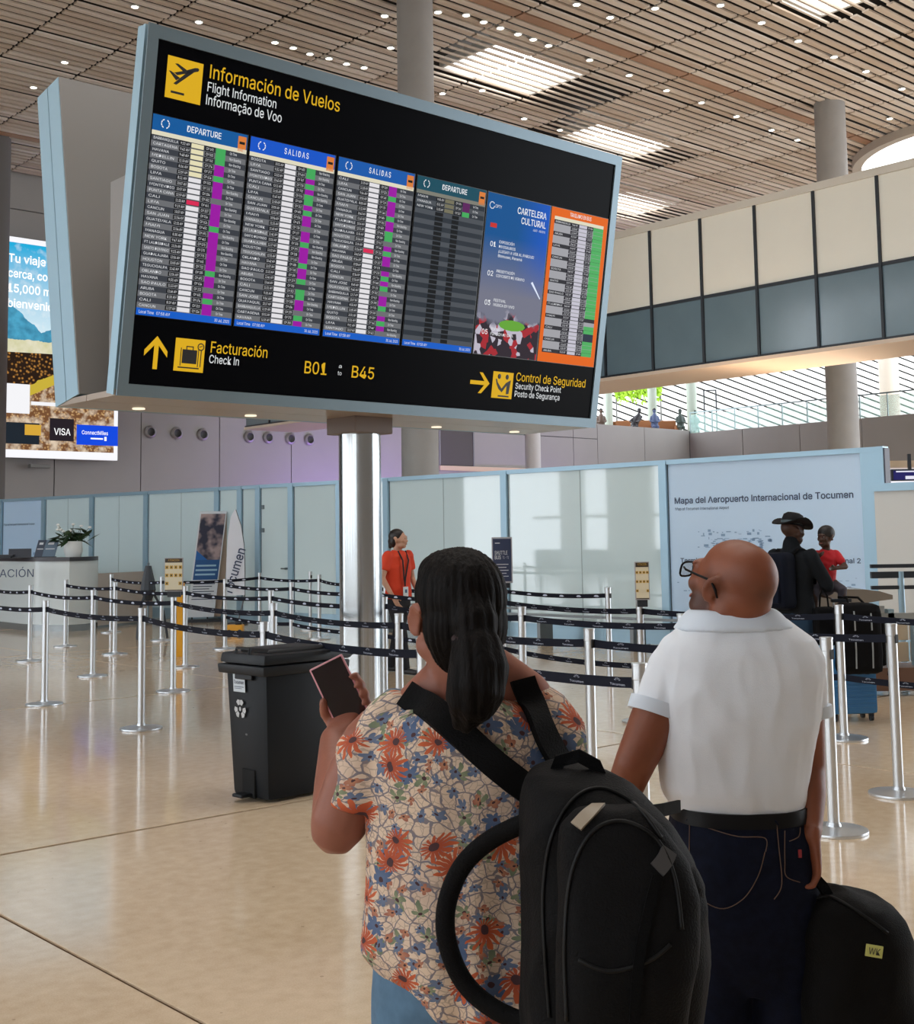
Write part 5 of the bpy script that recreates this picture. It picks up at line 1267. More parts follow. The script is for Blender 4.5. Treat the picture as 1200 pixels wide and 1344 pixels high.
c_ = P(624,838,2.338); ring = [c_+Vector((.036*math.cos(a), .034*math.sin(a), .004*math.sin(a))) for a in [k/16*6.2832 for k in range(17)]]
q.tube(ring, .008, 8, caps=False); q.build('hair_tie', mat('tie_dark', (46,26,28), rough=.7), woman, smooth=True)
# phone
phn = thing('phone', 'phone in a pink case held up in the woman\'s left hand', 'phone', PH_C)
phn.rotation_mode = 'QUATERNION'; phn.rotation_quaternion = Matrix((pright, -pn, pup)).transposed().to_quaternion()
MB().bevbox(-.0395, .0395, -.004, .006, -.079, .079, .0032).build('case', mat('phone_pink', (214,150,160), rough=.35), phn, smooth=50)
q = MB(); q.box(-.0355, .0355, -.0052, -.0038, -.0755, .0755); q.build('screen', mat('phone_screen', (26,12,18), rough=.08), phn)
MB().bevbox(-.032,-.006,.006,.0085,.045,.073,.001).build('camera_bump', mat('phone_dark', (30,28,32), rough=.2), phn)
# ---------------------------------------------------------------- backpack on her back
bp = thing('backpack', 'big black backpack hanging low on the back of the woman in the floral blouse', 'backpack', P(800, 1200, 2.2))
TBp = Matrix.Translation(-bp.location)
blackf = mat('black_fabric', (10,9,10), rough=.7, noise_amt=.25, noise_scale=7, bump=.35, bump_scale=260, spec=.14)
blackp = mat('black_webbing', (9,9,10), rough=.8, bump=.4, bump_scale=400, spec=.1)
q = MB(); q.T = TBp
secs(q, [(1003,744,18,.03,.05),(1010,746,42,.06,.04),(1026,754,60,.085,.02),(1050,768,78,.10,.01),(1080,781,92,.115,0),(1130,795,106,.125,0),(1180,804,113,.13,0),(1250,806,114,.135,0),(1320,801,110,.135,0),(1400,793,104,.13,0),(1440,790,92,.11,0)], 2.2, power=3.0)
pack = remesh(q, 'main_compartment', blackf, bp, .0065, 4, wrinkle(.007, 9, (1,1,.6), 11))
q = MB(); q.T = TBp
secs(q, [(1062,800,40,.03,-.02),(1085,805,66,.04,-.03),(1130,818,82,.05,-.04),(1180,826,88,.055,-.05),(1230,826,88,.06,-.06),(1300,820,84,.065,-.06),(1400,812,80,.06,-.06)], 2.09, power=2.8)
pocket = remesh(q, 'front_pocket', blackf, bp, .0065, 4, wrinkle(.005, 11, (1,1,.5), 17))
q = MB(); q.T = TBp
secs(q, [(1135,895,14,.03,0),(1160,900,22,.045,0),(1220,900,24,.05,0),(1330,890,24,.05,0),(1420,880,22,.05,0)], 2.16)
remesh(q, 'side_pocket', blackf, bp, .0065, 4, wrinkle(.004, 12, (1,1,.5), 21))
bpy.context.view_layer.update()
TRp = bvh(pack, pocket); TRb = bvh(blouse, bodyW)
def on(tree, px, off, d=None): return hit(tree, px[0], px[1], off, d)
def zipper(px, nm='zip', m=mat('zip_black', (9,9,10), rough=.5, spec=.25), r=.0035, tree=None, T=None, par=None):
    pts_ = [on(tree or TRp, p, .001, 2.2)[0] for p in px]; q = MB(); q.T = T or TBp; q.tube(pts_, r, 6); return q.build(nm, m, par or bp, smooth=True)
def smoothpx(px, n=8):
    out = []
    for k in range(len(px)-1):
        p0, p1, p2, p3 = px[max(k-1,0)], px[k], px[k+1], px[min(k+2,len(px)-1)]
        for j in range(n):
            t = j/n; out.append(tuple(.5*((2*p1[i])+(-p0[i]+p2[i])*t+(2*p0[i]-5*p1[i]+4*p2[i]-p3[i])*t*t+(-p0[i]+3*p1[i]-3*p2[i]+p3[i])*t**3) for i in range(len(p1))))
    out.append(px[-1]); return out
zipper(smoothpx([(722,1335),(716,1250),(714,1170),(724,1100),(752,1050),(790,1035),(835,1058),(868,1100)]))
zipper(smoothpx([(745,1340),(742,1240),(750,1150),(775,1095),(815,1078),(860,1100),(885,1150),(895,1220)]))
zipper(smoothpx([(760,1260),(800,1275),(850,1262),(880,1240)]), 'pocket_zip')
def webbing(px, w, nm, par, T, tree, off=.006, d=2.2, m=None, th=.004):
    pts_ = []; ns = []
    for p in smoothpx(px, 6):
        h = hit(tree, p[0], p[1], off, None)
        if h[0] is None: pts_.append(P(p[0], p[1], d)); ns.append(Vector((0,-1,0)))
        else: pts_.append(h[0]); ns.append(h[1])
    for _ in range(3):
        pts_ = [pts_[0]]+[(pts_[i-1]+pts_[i]*2+pts_[i+1])/4 for i in range(1, len(pts_)-1)]+[pts_[-1]]
        ns = [ns[0]]+[(ns[i-1]+ns[i]*2+ns[i+1]).normalized() for i in range(1, len(ns)-1)]+[ns[-1]]
    q = MB(); q.T = T; q.ribbon(pts_, ns, w, th); return q.build(nm, m or blackp, par, smooth=40)
webbing([(757,1086),(770,1072),(786,1058)], .022, 'reflective_tab', bp, TBp, TRp, .003, m=mat('tab_tan', (150,136,118), rough=.5))
webbing([(862,1142),(872,1130),(878,1116)], .026, 'logo_patch', bp, TBp, TRp, .002, m=mat('patch_grey', (64,62,62), rough=.6))
webbing([(862,1150),(850,1200),(838,1260),(832,1340)], .016, 'compression_strap', bp, TBp, TRp)
q = MB(); q.T = TBp; pts_ = [P(728,1018,2.22), P(735,998,2.21), P(760,992,2.20), P(782,1004,2.2), P(790,1024,2.2)]; q.ribbon(pts_, [Vector((0,-1,0))]*5, .022, .008); q.build('carry_handle', blackp, bp)
# shoulder straps laid over her back
def strap(px, w, nm, ds=None):
    pts_ = []; ns = []
    for p in smoothpx(px, 6):
        h = hit(TRb, p[0], p[1], .010, None)
        if h[0] is None or (ds and len(p) > 2 and p[2]): pts_.append(P(p[0], p[1], p[2] if len(p) > 2 and p[2] else 2.4)); ns.append(Vector((-.1,-1,0)))
        else: pts_.append(h[0]); ns.append(h[1])
    for _ in range(4):
        pts_ = [pts_[0]]+[(pts_[i-1]+pts_[i]*2+pts_[i+1])/4 for i in range(1, len(pts_)-1)]+[pts_[-1]]
        ns = [ns[0]]+[(ns[i-1]+ns[i]*2+ns[i+1]).normalized() for i in range(1, len(ns)-1)]+[ns[-1]]
    q = MB(); q.T = TBp; q.ribbon(pts_, ns, w, .014); q.build(nm, blackf, bp, smooth=40)
def padded(pts_, w, nm, nrm=Vector((0,-1,0))):
    q = MB(); q.T = TBp; q.tube(pts_, [(w/2,.009)]*len(pts_), n=14, side=None) if False else q.ribbon(pts_, [nrm]*len(pts_), w, .014); return q.build(nm, blackf, bp, smooth=40)
strap([(536,912),(560,928),(600,960),(640,995),(680,1028),(712,1050)], .052, 'shoulder_strap')
strap([(684,893),(694,915),(706,950),(722,985),(742,1016)], .048, 'shoulder_strap')
lp = smoothpx([(735,1068,2.22),(690,1080,2.24),(640,1105,2.26),(605,1140,2.27),(586,1190,2.27),(588,1240,2.27),(610,1290,2.27),(650,1325,2.26),(700,1345,2.24),(740,1350,2.22)], 6)
q = MB(); q.T = TBp; lpp = [P(*p) for p in lp]; cc = P(650,1210,2.26)
q.tube(lpp, [(.010,.017)]*len(lpp), n=12, side=(0,1,0)); q.build('loose_strap', blackf, bp, smooth=60)
q = MB(); q.T = TBp; q.ribbon([P(850,1066,2.2), P(870,1063,2.28), P(892,1058,2.42)], [Vector((.1,-1,.15))]*3, .022, .005); q.build('hip_strap', blackp, bp)
# ================================================================ MAN IN THE WHITE POLO SHIRT
DM = 3.1
mo = P(965, 1000, DM); man = thing('person', 'bald man with glasses in a white polo shirt and dark jeans', 'person', (mo.x, DM, 0))
TM = Matrix.Translation((-mo.x, -DM, 0))
skinM = skin_mat('skin_man', (136,78,54), (52,36,32))
hm = P(958, 767, 3.08); Rm = basis((-.66, .70, .30))
q = MB(); q.T = TM
def MP(p, s=1.0): return hm + Rm @ (Vector(p)*s*.96)
head_shapes(q, hm, Rm, .96, jaw=1.12)
q.ell(MP((0,-.035,.03)), (.077,.084,.082), Rm, 26, 16); q.ell(MP((0,-.045,-.02)), (.072,.070,.072), Rm, 26, 16)
q.caps([P(962,785,3.10), P(964,812,3.12), P(966,850,3.12)], [.070,.076,.085], n=20)
q.caps([P(985,796,3.06), P(958,802,3.05)], [.050,.052], n=14)       # fold at the nape
q.caps([P(966,860,3.12), P(965,1000,3.1), P(965,1060,3.1)], [.12,.12,.12], n=18)
# left arm
s0, e0, w0_ = P(888,880,3.1), P(834,1000,3.05), P(800,1085,3.12)
q.caps([s0, s0.lerp(e0,.55), e0], [.060,.058,.048], n=18); q.caps([e0, e0.lerp(w0_,.5), w0_], [.048,.042,.030], n=18)
hR = Matrix((Vector((-.3,-.9,.1)).normalized(), Vector((0,0,1)), Vector((1,0,0)))).transposed()
def hand_frame(d, across):
    y = Vector(d).normalized(); x = Vector(across); x = (x-y*x.dot(y)).normalized(); return Matrix((x, y, x.cross(y))).transposed()
hand_shapes(q, w0_, hand_frame(w0_-e0, (0,1,0)), .35)
# right arm and gripping hand
s1, e1, w1 = P(1052,880,3.1), P(1062,1010,3.12), P(1065,1096,2.99)
q.caps([s1, s1.lerp(e1,.5), e1], [.058,.046,.040], n=18); q.caps([e1, e1.lerp(w1,.4), w1], [.040,.038,.024], n=18)
hfr = hand_frame((.02,-.02,-1), (0,1,0))
hand_shapes(q, w1+Vector((.004,0,-.004)), hfr, [.95,1.0,1.05,1.1], .92, thumb=[(.020,.012,.006),(.034,.036,.024),(.030,.062,.040),(.016,.078,.048)])
hipm = P(975, 1130, DM)
for sx in (-1, 1):
    q.caps([(hipm.x+sx*.08, DM, hipm.z), (hipm.x+sx*.09, DM, .47), (hipm.x+sx*.095, DM+.03, .1)], [.085,.06,.04], n=14)
    q.caps([(hipm.x+sx*.095, DM+.02, .06), (hipm.x+sx*.11, DM+.17, .035)], [.038,.028], n=12)
Rmi = Rm.transposed(); hl = TM @ hm
def mshade(co):
    p = Rmi @ (Vector(co)-hl); v = 0
    # beard shadow on jaw and cheeks, cropped hair shadow at sides and back
    jawf = max(0, min(1, (-.020-p.z+p.y*.2)/.03))*max(0, min(1, (p.y+.005)/.02))*(1 if p.z > -.14 else 0)*(1 if abs(p.x) < .1 else 0)
    v = .75*jawf
    side = max(0, min(1, 1-abs(p.z+.0-.012)/.045))*max(0, min(1, (.045-p.y)/.03))*(1 if p.length < .16 else 0)
    nn = noise.noise(Vector(co)*22)*.25
    return v+side*(.34+nn)
bodyM = remesh(q, 'body', skinM, man, .006, 5, skin_post(mshade))
eyes_lips(TM @ hm, Rm, .96, man)
# polo shirt
white = mat('polo_white', (226,230,236), rough=.8, bump=.12, bump_scale=500)
q = MB(); q.T = TM
secs(q, [(808,962,52,.085,.0),(816,964,62,.095,.0),(828,966,78,.105,0),(842,968,95,.115,0),(864,968,106,.125,0),(900,968,107,.135,0),(950,966,100,.14,0),(1000,962,95,.145,0),(1030,963,89,.15,0),(1048,968,84,.145,0),(1075,970,76,.135,0)], DM)
q.tube([P(905,862,3.1), P(884,885,3.1), P(872,905,3.09), P(861,936,3.08)], [.060,.062,.060,.060], n=20)
q.tube([P(1036,862,3.1), P(1050,885,3.1), P(1057,905,3.1), P(1062,938,3.11)], [.055,.056,.052,.048], n=20)
shirt = remesh(q, 'polo_shirt', white, man, .0065, 5, chain(wrinkle(.007, 6, (1,1,1.0), 31), wrinkle(.003, 15, (1,1,.5), 5)))
q = MB(); q.T = TM   # turned-down collar
cw = mat('collar_white', (214,223,234), rough=.8)
secs(q, [(799,961,54,.088,.0),(804,961,61,.096,.0),(814,962,69,.106,0),(823,963,77,.113,0),(826,963,78,.114,0)], DM, n=40); remesh(q, 'collar', cw, man, .006, 2)
bpy.context.view_layer.update(); TRs = bvh(shirt)
def cuff(pts_, nm):
    q = MB(); q.T = TM; q.tube(pts_[0], pts_[1], n=22); q.build(nm, mat('collar_white', (214,223,234)), man, smooth=50)
cuff(([P(865,922,3.085), P(860,939,3.08)], [.0685,.0685]), 'cuff'); cuff(([P(1061,926,3.11), P(1062.5,941,3.11)], [.0560,.0560]), 'cuff')
# jeans, belt
den = mat('denim_dark', (16,21,38), rough=.85, spec=.15, noise_amt=.25, noise_scale=45, bump=.2, bump_scale=300)
q = MB(); q.T = TM
secs(q, [(1052,970,82,.150,0),(1064,971,85,.155,0),(1090,973,89,.16,0),(1140,974,92,.165,0),(1190,975,92,.155,0),(1250,976,88,.135,0),(1290,978,70,.10,0)], DM)
for sx in (-1, 1): q.tube([(hipm.x+sx*.076, DM, hipm.z+.02), (hipm.x+sx*.080, DM, .72), (hipm.x+sx*.080, DM, .60), (hipm.x+sx*.084, DM, .42), (hipm.x+sx*.098, DM+.02, .06)], [(.094,.150),(.094,.142),(.089,.125),(.084,.105),(.076,.080)], n=22, side=(1,0,0))
jeans = remesh(q, 'jeans', den, man, .008, 3, wrinkle(.006, 7, (1,1,.8), 14))
bpy.context.view_layer.update(); TRj = bvh(jeans)
q = MB(); q.T = TM; secs(q, [(1051,969,86,.157,0),(1069,970,88,.161,0)], DM, n=40); q.build('belt', mat('belt_black', (13,13,15), rough=.5, spec=.2), man, smooth=50)
st = mat('stitching', (104,82,70), rough=.7)
for path in ([(906,1078),(906,1130),(912,1170),(945,1192),(975,1180),(995,1150),(1004,1118)], [(906,1078),(940,1090),(970,1098),(1004,1100),(1005,1118)], [(1030,1090),(1030,1130),(1032,1150),(1050,1158)], [(1018,1068),(1022,1110),(1026,1160),(1016,1180)], [(1050,1086),(1048,1098),(1036,1104)]):
    q = MB(); q.T = TM; pp_ = [hit(TRj, x, y, .0015, 3.0)[0] for x, y in smoothpx(path, 6)]; q.tube(pp_, .0012, 5); q.build('stitching', st, man, smooth=True)
for (x, y) in ((905,1050),(1018,1052)):
    a, b = hit(TRj, x, y-2, .010, 2.95)[0], hit(TRj, x+1, y+28, .004, 2.95)[0]
    q = MB(); q.T = TM; q.ribbon([a, b], [Vector((0,-1,0))]*2, .013, .004); q.build('belt_loop', den, man)
q = MB(); q.T = TM; a = hit(TRj, 1049, 1120, .003, 2.96)[0]; q.bevbox(a.x-.004, a.x+.004, a.y-.002, a.y+.002, a.z-.009, a.z+.009, .001); q.build('red_tab', mat('red_tab', (150,40,50), rough=.6), man)
for sx in (-1, 1):
    q = MB(); q.T = TM; q.caps([(hipm.x+sx*.098, DM, .045), (hipm.x+sx*.112, DM+.2, .035)], [.048,.038], n=14); remesh(q, 'shoe', mat('shoe_dark', (40,38,40), rough=.5), man, .008, 2)
# glasses
gm = mat('glasses_frame', (14,11,12), rough=.5, spec=.15)
def lens_ring(sx):
    pts_ = []
    for k in range(17):
        a = k/16*6.2832; e = .6
        pts_.append(MP((sx*.035+.028*math.copysign(abs(math.cos(a))**e, math.cos(a)), .112-.04*abs(sx*.033+.025*math.cos(a)), .006+.019*math.copysign(abs(math.sin(a))**e, math.sin(a)))))
    return pts_
gl_ = thing('glasses', 'thin dark-framed glasses on the face of the bald man', 'glasses', MP((0,.11,0)))
TGl = Matrix.Translation(-gl_.location)
for sx in (-1, 1):
    r_ = lens_ring(sx); q = MB(); q.T = TGl; q.tube(r_, .0026, 6, caps=False); q.build('rim', gm, gl_, smooth=True)
    q = MB(); q.T = TGl; q.add([tuple(v) for v in r_[:-1]], [tuple(range(16))]); q.build('lens', mat('lens_glass', (200,215,215), rough=.05, alpha=.35), gl_)
    q = MB(); q.T = TGl; q.tube([MP((sx*.058,.105,.014)), MP((sx*.076,.085,.014)), MP((sx*.084,.04,.014)), MP((sx*.088,-.002,.014)), MP((sx*.090,-.022,-.004)), MP((sx*.086,-.030,-.022))], [.0022,.0028,.0030,.0032,.0034,.0024], 8); q.build('temple_arm', gm, gl_, smooth=True)
q = MB(); q.T = TGl; q.tube([MP((-.008,.114,.010)), MP((0,.118,.013)), MP((.008,.114,.010))], .0017, 6); q.build('bridge', gm, gl_, smooth=True)
# the black holdall in his right hand
bag = thing('holdall', 'black soft holdall with a small yellow tag, held in the bald man\'s right hand', 'bag', P(1118, 1260, 3.0))
TBg = Matrix.Translation(-bag.location)
q = MB(); q.T = TBg
secs(q, [(1168,1086,16,.04,0),(1174,1096,34,.07,0),(1184,1106,52,.095,0),(1202,1113,64,.11,0),(1225,1117,68,.12,0),(1260,1120,70,.125,0),(1320,1123,73,.13,0),(1400,1126,74,.13,0),(1420,1126,66,.11,0)], 3.03, power=3)
bb = remesh(q, 'bag_body', mat('holdall_fabric', (13,12,12), rough=.75, spec=.14, noise_amt=.2, noise_scale=9, bump=.35, bump_scale=300), bag, .007, 4, wrinkle(.008, 8, (1,1,.7), 41))
bpy.context.view_layer.update(); TRg = bvh(bb)
q = MB(); q.T = TBg; hp = [P(1092,1184,3.0), P(1080,1163,2.985), P(1069,1150,2.985), P(1062,1156,3.0), P(1060,1186,3.03)]; q.ribbon(hp, [Vector((.3,-1,.3))]*5, .024, .008); q.build('handle', blackp, bag, smooth=50)
pp_ = [hit(TRg, x, y, .002, 2.88)[0] for x, y in smoothpx([(1062,1185),(1090,1178),(1130,1200),(1165,1225)], 6)]
q = MB(); q.T = TBg; q.tube(pp_, .004, 6); q.build('zip', mat('zip_black', (9,9,10)), bag, smooth=True)
a = hit(TRg, 1147, 1248, .003, 2.95); q = MB(); q.T = TBg @ Matrix.Translation(a[0]) @ Matrix.Rotation(.18, 4, 'Y'); q.bevbox(-.019, .019, -.002, .002, -.013, .013, .001); q.build('yellow_tag', mat('tag_yellow', (205,205,120), rough=.4), bag)
q = MB(); q.T = TBg @ Matrix.Translation(a[0]) @ Matrix.Rotation(.18, 4, 'Y'); put_text(q, 'WK', 0, -.007, .014, width=.026, y=-.0032, align='C', bold=.08); q.build('tag_lettering', mat('tag_ink', (70,70,60)), bag, flip=False)
# ================================================================ SMALLER FIGURES
def standing(nm_label, px_foot, d, height, face, skin, top, trouser, hair=None, long_sleeve=False, head_face=None, voxel=.011, arms=None, stride=0.0, slim=1.0):
    """adult standing at (px_foot, d); returns thing, frame function and scale"""
    g = P(px_foot, 870, d); t = thing('person', nm_label, 'person', (g.x, d, 0)); k = height/1.75
    Rb = basis(face); 
    def B(p): return Rb @ (Vector(p)*k)
    Rh = basis(head_face or face); hcen = B((0,.015,1.612))
    body = MB(); head_shapes(body, hcen, Rh, k*1.02)
    body.caps([B((0,0,1.56)), B((0,-.01,1.46)), B((0,-.01,1.38))], [.05*k,.055*k,.08*k])
    body.caps([B((0,0,1.36)), B((0,0,1.1)), B((0,0,.98))], [.10*k,.10*k,.10*k])
    arms = arms or {1: [(.20,0,1.40),(.25,.0,1.13),(.24,.10,.90)], -1: [(-.20,0,1.40),(-.25,.0,1.13),(-.24,.10,.90)]}
    for sx in (-1, 1):
        a, e, w = [B(p) for p in arms[sx]]
        body.caps([a, e], [.048*k,.040*k]); body.caps([e, w], [.040*k,.026*k])
        hf = hand_frame(w-e, B((0,1,0))) if (w-e).normalized().cross(B((0,1,0)).normalized()).length > .2 else hand_frame(w-e, B((sx,0,0)))
        hand_shapes(body, w, hf, .35, k)
        fy = stride*sx; body.caps([B((sx*.09,0,.92)), B((sx*.10,.02+fy*.5,.50)), B((sx*.10,-.02+fy,.09))], [.085*k,.06*k,.038*k])
    remesh(body, 'body', skin, t, voxel, 3, skin_post(lambda c: 0))
    sh = MB(); sh.tube([B((0,0,1.475)), B((0,0,1.45)), B((0,0,1.40)), B((0,0,1.28)), B((0,0,1.10)), B((0,0,.98)), B((0,0,.90))], [(.075*k,.065*k),(.12*k*slim,.085*k),(.18*k*slim,.105*k),(.185*k*slim,.12*k),(.165*k*slim,.115*k),(.18*k*slim,.125*k),(.185*k*slim,.13*k)], n=24, side=B((1,0,0)))
    for sx in (-1, 1):
        a, e, w = [B(p) for p in arms[sx]]
        if long_sleeve: sh.caps([B((0,-.012,1.43)), B((0,-.010,1.52))], [.085*k,.068*k]); sh.caps([a, e], [.068*k,.055*k]); sh.tube([e, e.lerp(w,.92)], [.055*k,.040*k], n=16)
        else: sh.caps([a.lerp(e,-.05), a.lerp(e,.3)], [.066*k,.062*k]); sh.tube([a.lerp(e,.2), a.lerp(e,.62)], [.064*k,.060*k], n=16)
    remesh(sh, 'jacket' if long_sleeve else 'polo_shirt', top, t, voxel, 3, wrinkle(.006, 8, (1,1,.7), px_foot))
    tr = MB(); tr.tube([B((0,0,1.0)), B((0,0,.92)), B((0,0,.80))], [(.15*k*slim,.11*k),(.17*k*slim,.125*k),(.165*k*slim,.12*k)], n=20, side=B((1,0,0)))
    for sx in (-1, 1):
        fy = stride*sx; tr.tube([B((sx*.085,0,.88)), B((sx*.10,.02+fy*.5,.50)), B((sx*.10,-.02+fy,.06))], [.098*k,.072*k,.058*k], n=16)
        s_ = MB(); s_.caps([B((sx*.10,-.05+fy,.045)), B((sx*.11,.14+fy,.035))], [.042*k,.034*k]); remesh(s_, 'shoe', mat('shoe_dark', (40,38,40)), t, .012, 2)
    remesh(tr, 'trousers', trouser, t, voxel, 3, wrinkle(.004, 8, (1,1,.6), px_foot+3))
    eyes_lips(hcen, Rh, k*1.02, t)
    return t, B, Rh, hcen, k
skin2 = skin_mat('skin_pale', (196,150,124)); skin3 = skin_mat('skin_dark', (74,50,40))
staff, B, Rh, hcn, k = standing('woman in an orange polo shirt walking past behind the steel pole', 524, 15.3, 1.72, (.80,-.60,0), skin2, mat('polo_orange', (216,62,26), rough=.75), mat('trousers_black', (22,22,28), rough=.8),
    head_face=(.93,-.36,.04), arms={1: [(.20,0,1.40),(.27,-.03,1.15),(.24,.12,.92)], -1: [(-.20,0,1.40),(-.26,.0,1.14),(-.20,.16,.94)]}, stride=.2, slim=1.1)
q = MB(); q.ell(hcn+Rh@(Vector((0,-.028,.040))*k), (.086*k,.105*k,.092*k), Rh); q.ell(hcn+Rh@(Vector((0,-.06,-.02))*k), (.078*k,.06*k,.085*k), Rh); q.caps([hcn+Rh@(Vector((0,-.11,-.01))*k), hcn+Rh@(Vector((0,-.12,-.09))*k)], [.035*k,.022*k])
remesh(q, 'hair', mat('hair_dark2', (30,22,20), rough=.45, bump=.3, bump_scale=60, stretch=(1,1,.2)), staff, .010, 2)
q = MB(); q.tube([B((-.07,.06,1.47)), B((-.03,.14,1.36)), B((.03,.14,1.15)), B((.05,.145,1.05))], .010, 6); q.tube([B((.07,.06,1.47)), B((.08,.14,1.36)), B((.07,.15,1.15)), B((.05,.15,1.05))], .010, 6); q.build('lanyard', mat('lanyard_dark', (40,24,28), rough=.7), staff)
q = MB(); q.T = Matrix.Translation(B((.06,.165,.98))) @ basis((.80,-.60,0)).to_4x4(); q.bevbox(-.045,.045,-.004,.004,-.07,.06,.003); q.build('badge', mat('badge_white', (222,230,232), rough=.3), staff)
q = MB(); q.T = Matrix.Translation(B((.06,.168,.98))) @ basis((.80,-.60,0)).to_4x4(); q.box(-.015,.02,.003,.006,-.01,.03); q.build('badge_photo', mat('badge_blue', (60,100,130)), staff)
q = MB(); q.T = Matrix.Translation(B((.0,.0,1.455))) @ basis((.80,-.60,0)).to_4x4(); q.ribbon([(.085*math.sin(a), .075*math.cos(a), -.01*math.cos(a)) for a in [-2.8+i*.4 for i in range(15)]], [Vector((math.sin(a), math.cos(a), .4)) for a in [-2.8+i*.4 for i in range(15)]], .045, .008); q.build('collar', mat('polo_orange', (216,62,26)), staff, smooth=50)
# man with the wide hat carrying a child
hat, B, Rh, hcn, k = standing('man in a black wide-brimmed hat and dark jacket carrying a child in red', 1046, 11.2, 1.74, (.82,.57,0), skin3, mat('jacket_dark', (27,30,34), rough=.9, spec=.15), mat('denim_teal', (28,58,84), rough=.85),
    long_sleeve=True, head_face=(.90,.42,-.05), arms={1: [(.20,0,1.40),(.27,.12,1.14),(.10,.30,1.16)], -1: [(-.21,0,1.40),(-.25,.03,1.12),(.0,.30,1.05)]}, slim=1.12)
hw = mat('hat_black', (20,20,23), rough=.7, spec=.2)
q = MB(); RH = Rh.to_4x4(); q.T = Matrix.Translation(hcn+Vector((0,0,.055*k))) @ RH @ Matrix.Rotation(-.10, 4, 'X')
n_ = 28; vs = []; fs = []
for j, (r_, dz) in enumerate(((.085,.012),(.12,.0),(.165,.008),(.165,.016),(.12,.010),(.085,.024))):
    for i in range(n_):
        a = 2*math.pi*i/n_; lift = .055*(abs(math.cos(a))**3)*(r_-.085)/.08; ry = r_*1.12
        vs.append((r_*math.cos(a), ry*math.sin(a), dz+lift-.02*abs(math.sin(a))*(r_-.085)/.08))
for j in range(5):
    for i in range(n_): i2 = (i+1) % n_; fs.append((j*n_+i, j*n_+i2, (j+1)*n_+i2, (j+1)*n_+i))
for i in range(n_): i2 = (i+1) % n_; fs.append((5*n_+i, 5*n_+i2, i2, i))
q.add(vs, fs); q.build('hat_brim', hw, hat, smooth=60)
q = MB(); q.T = Matrix.Translation(hcn+Vector((0,0,.055*k))) @ RH @ Matrix.Rotation(-.10, 4, 'X'); q.tube([(0,0,0),(0,0,.05),(0,.0,.095),(0,.0,.115)], [(.092,.108),(.090,.104),(.075,.09),(.035,.06)], n=22, side=(1,0,0)); q.build('hat_crown', hw, hat, smooth=60)
q = MB(); q.T = Matrix.Translation(hcn+Vector((0,0,.055*k))) @ RH @ Matrix.Rotation(-.10, 4, 'X'); q.tube([(0,0,.012),(0,0,.038)], [(.0945,.1105),(.0935,.109)], n=22, side=(1,0,0)); q.build('hat_band', mat('hat_band', (70,84,88), rough=.5), hat, smooth=60)
# his blue-black rucksack
ruck = thing('rucksack', 'dark navy rucksack on the back of the man with the hat', 'backpack', hat.location + B((0,-.22,1.2)), 0)
q = MB(); Rb = basis((.82,.57,0)); q.T = Rb.to_4x4()
b_ = MB(); b_.bevbox(-.155,.155,-.09,.09,-.25,.23,.05); q.add(b_.v, b_.f); remesh(q, 'pack_body', mat('ruck_navy', (13,18,31), rough=.8, spec=.15), ruck, .012, 3, wrinkle(.006, 9, (1,1,.6), 2))
q = MB(); q.T = Rb.to_4x4(); q.bevbox(-.12,.12,-.125,-.08,-.20,.02,.02); q.build('front_pocket', mat('ruck_navy2', (17,23,38), rough=.8, spec=.15), ruck, smooth=40)
q = MB(); q.T = Rb.to_4x4()
for sx in (-1, 1): q.ribbon([(sx*.09,.09,.20), (sx*.10,.17,.26), (sx*.115,.28,.24), (sx*.12,.345,.10), (sx*.13,.33,-.05)], [Vector((0,.6,1)), Vector((0,.2,1)), Vector((0,.8,.8)), Vector((0,1,.2)), Vector((0,1,0))], .05, .012)
q.build('shoulder_strap', blackp, ruck)
# the child
ch_c = hat.location + B((.14,.25,1.32)); child = thing('person', 'small child in a red shirt held in the arms of the man with the hat', 'person', ch_c)
Rc = basis((-.25,-.85,0)); Rch = basis((-.75,-.62,-.05)); s = .80
q = MB(); hcc = Vector((.02,-.01,.24)); head_shapes(q, hcc, Rch, s)
q.caps([hcc+Vector((0,0,-.07)), Vector((.02,0,.10))], [.035,.04]); q.caps([(.02,0,.08),(.01,0,-.12)], [.065,.07])
for sx, pts_ in ((1, [(.10,0,.09),(.17,-.05,-.02),(.06,-.11,-.03)]), (-1, [(-.06,.0,.09),(-.12,-.05,.02),(-.09,-.1,.06)])):
    a, e, w = [Vector(p) for p in pts_]; q.caps([a, e], [.028,.025]); q.caps([e, w], [.025,.018]); hand_shapes(q, w, hand_frame(w-e, (0,0,1)), .4, .55)
for sx in (-1, 1): q.caps([(sx*.05,0,-.15), (sx*.12,-.10,-.22), (sx*.12,-.06,-.42)], [.048,.038,.028])
remesh(q, 'body', skin3, child, .008, 3, skin_post(lambda c: 0)); eyes_lips(hcc, Rch, s, child)
q = MB(); q.tube([(.02,0,.135),(.02,0,.11),(.02,0,.06),(.01,0,-.06),(.01,0,-.18)], [(.04,.035),(.085,.055),(.098,.07),(.09,.075),(.085,.07)], n=18, side=(1,0,0))
q.caps([(.10,0,.09),(.14,-.025,.03)], [.040,.040]); q.caps([(-.06,0,.09),(-.10,-.03,.045)], [.038,.038]); remesh(q, 'red_shirt', mat('shirt_red', (190,24,36), rough=.75), child, .009, 3, wrinkle(.004, 14, (1,1,1), 6))
q = MB(); q.ell(hcc+Rch@Vector((0,-.012,.034))*1.0, (.070,.086,.072), Rch); remesh(q, 'hair', mat('hair_black', (22,18,17)), child, .008, 2)
q = MB(); q.caps([(.01,0,-.16),(.01,0,-.2)], [.08,.08])
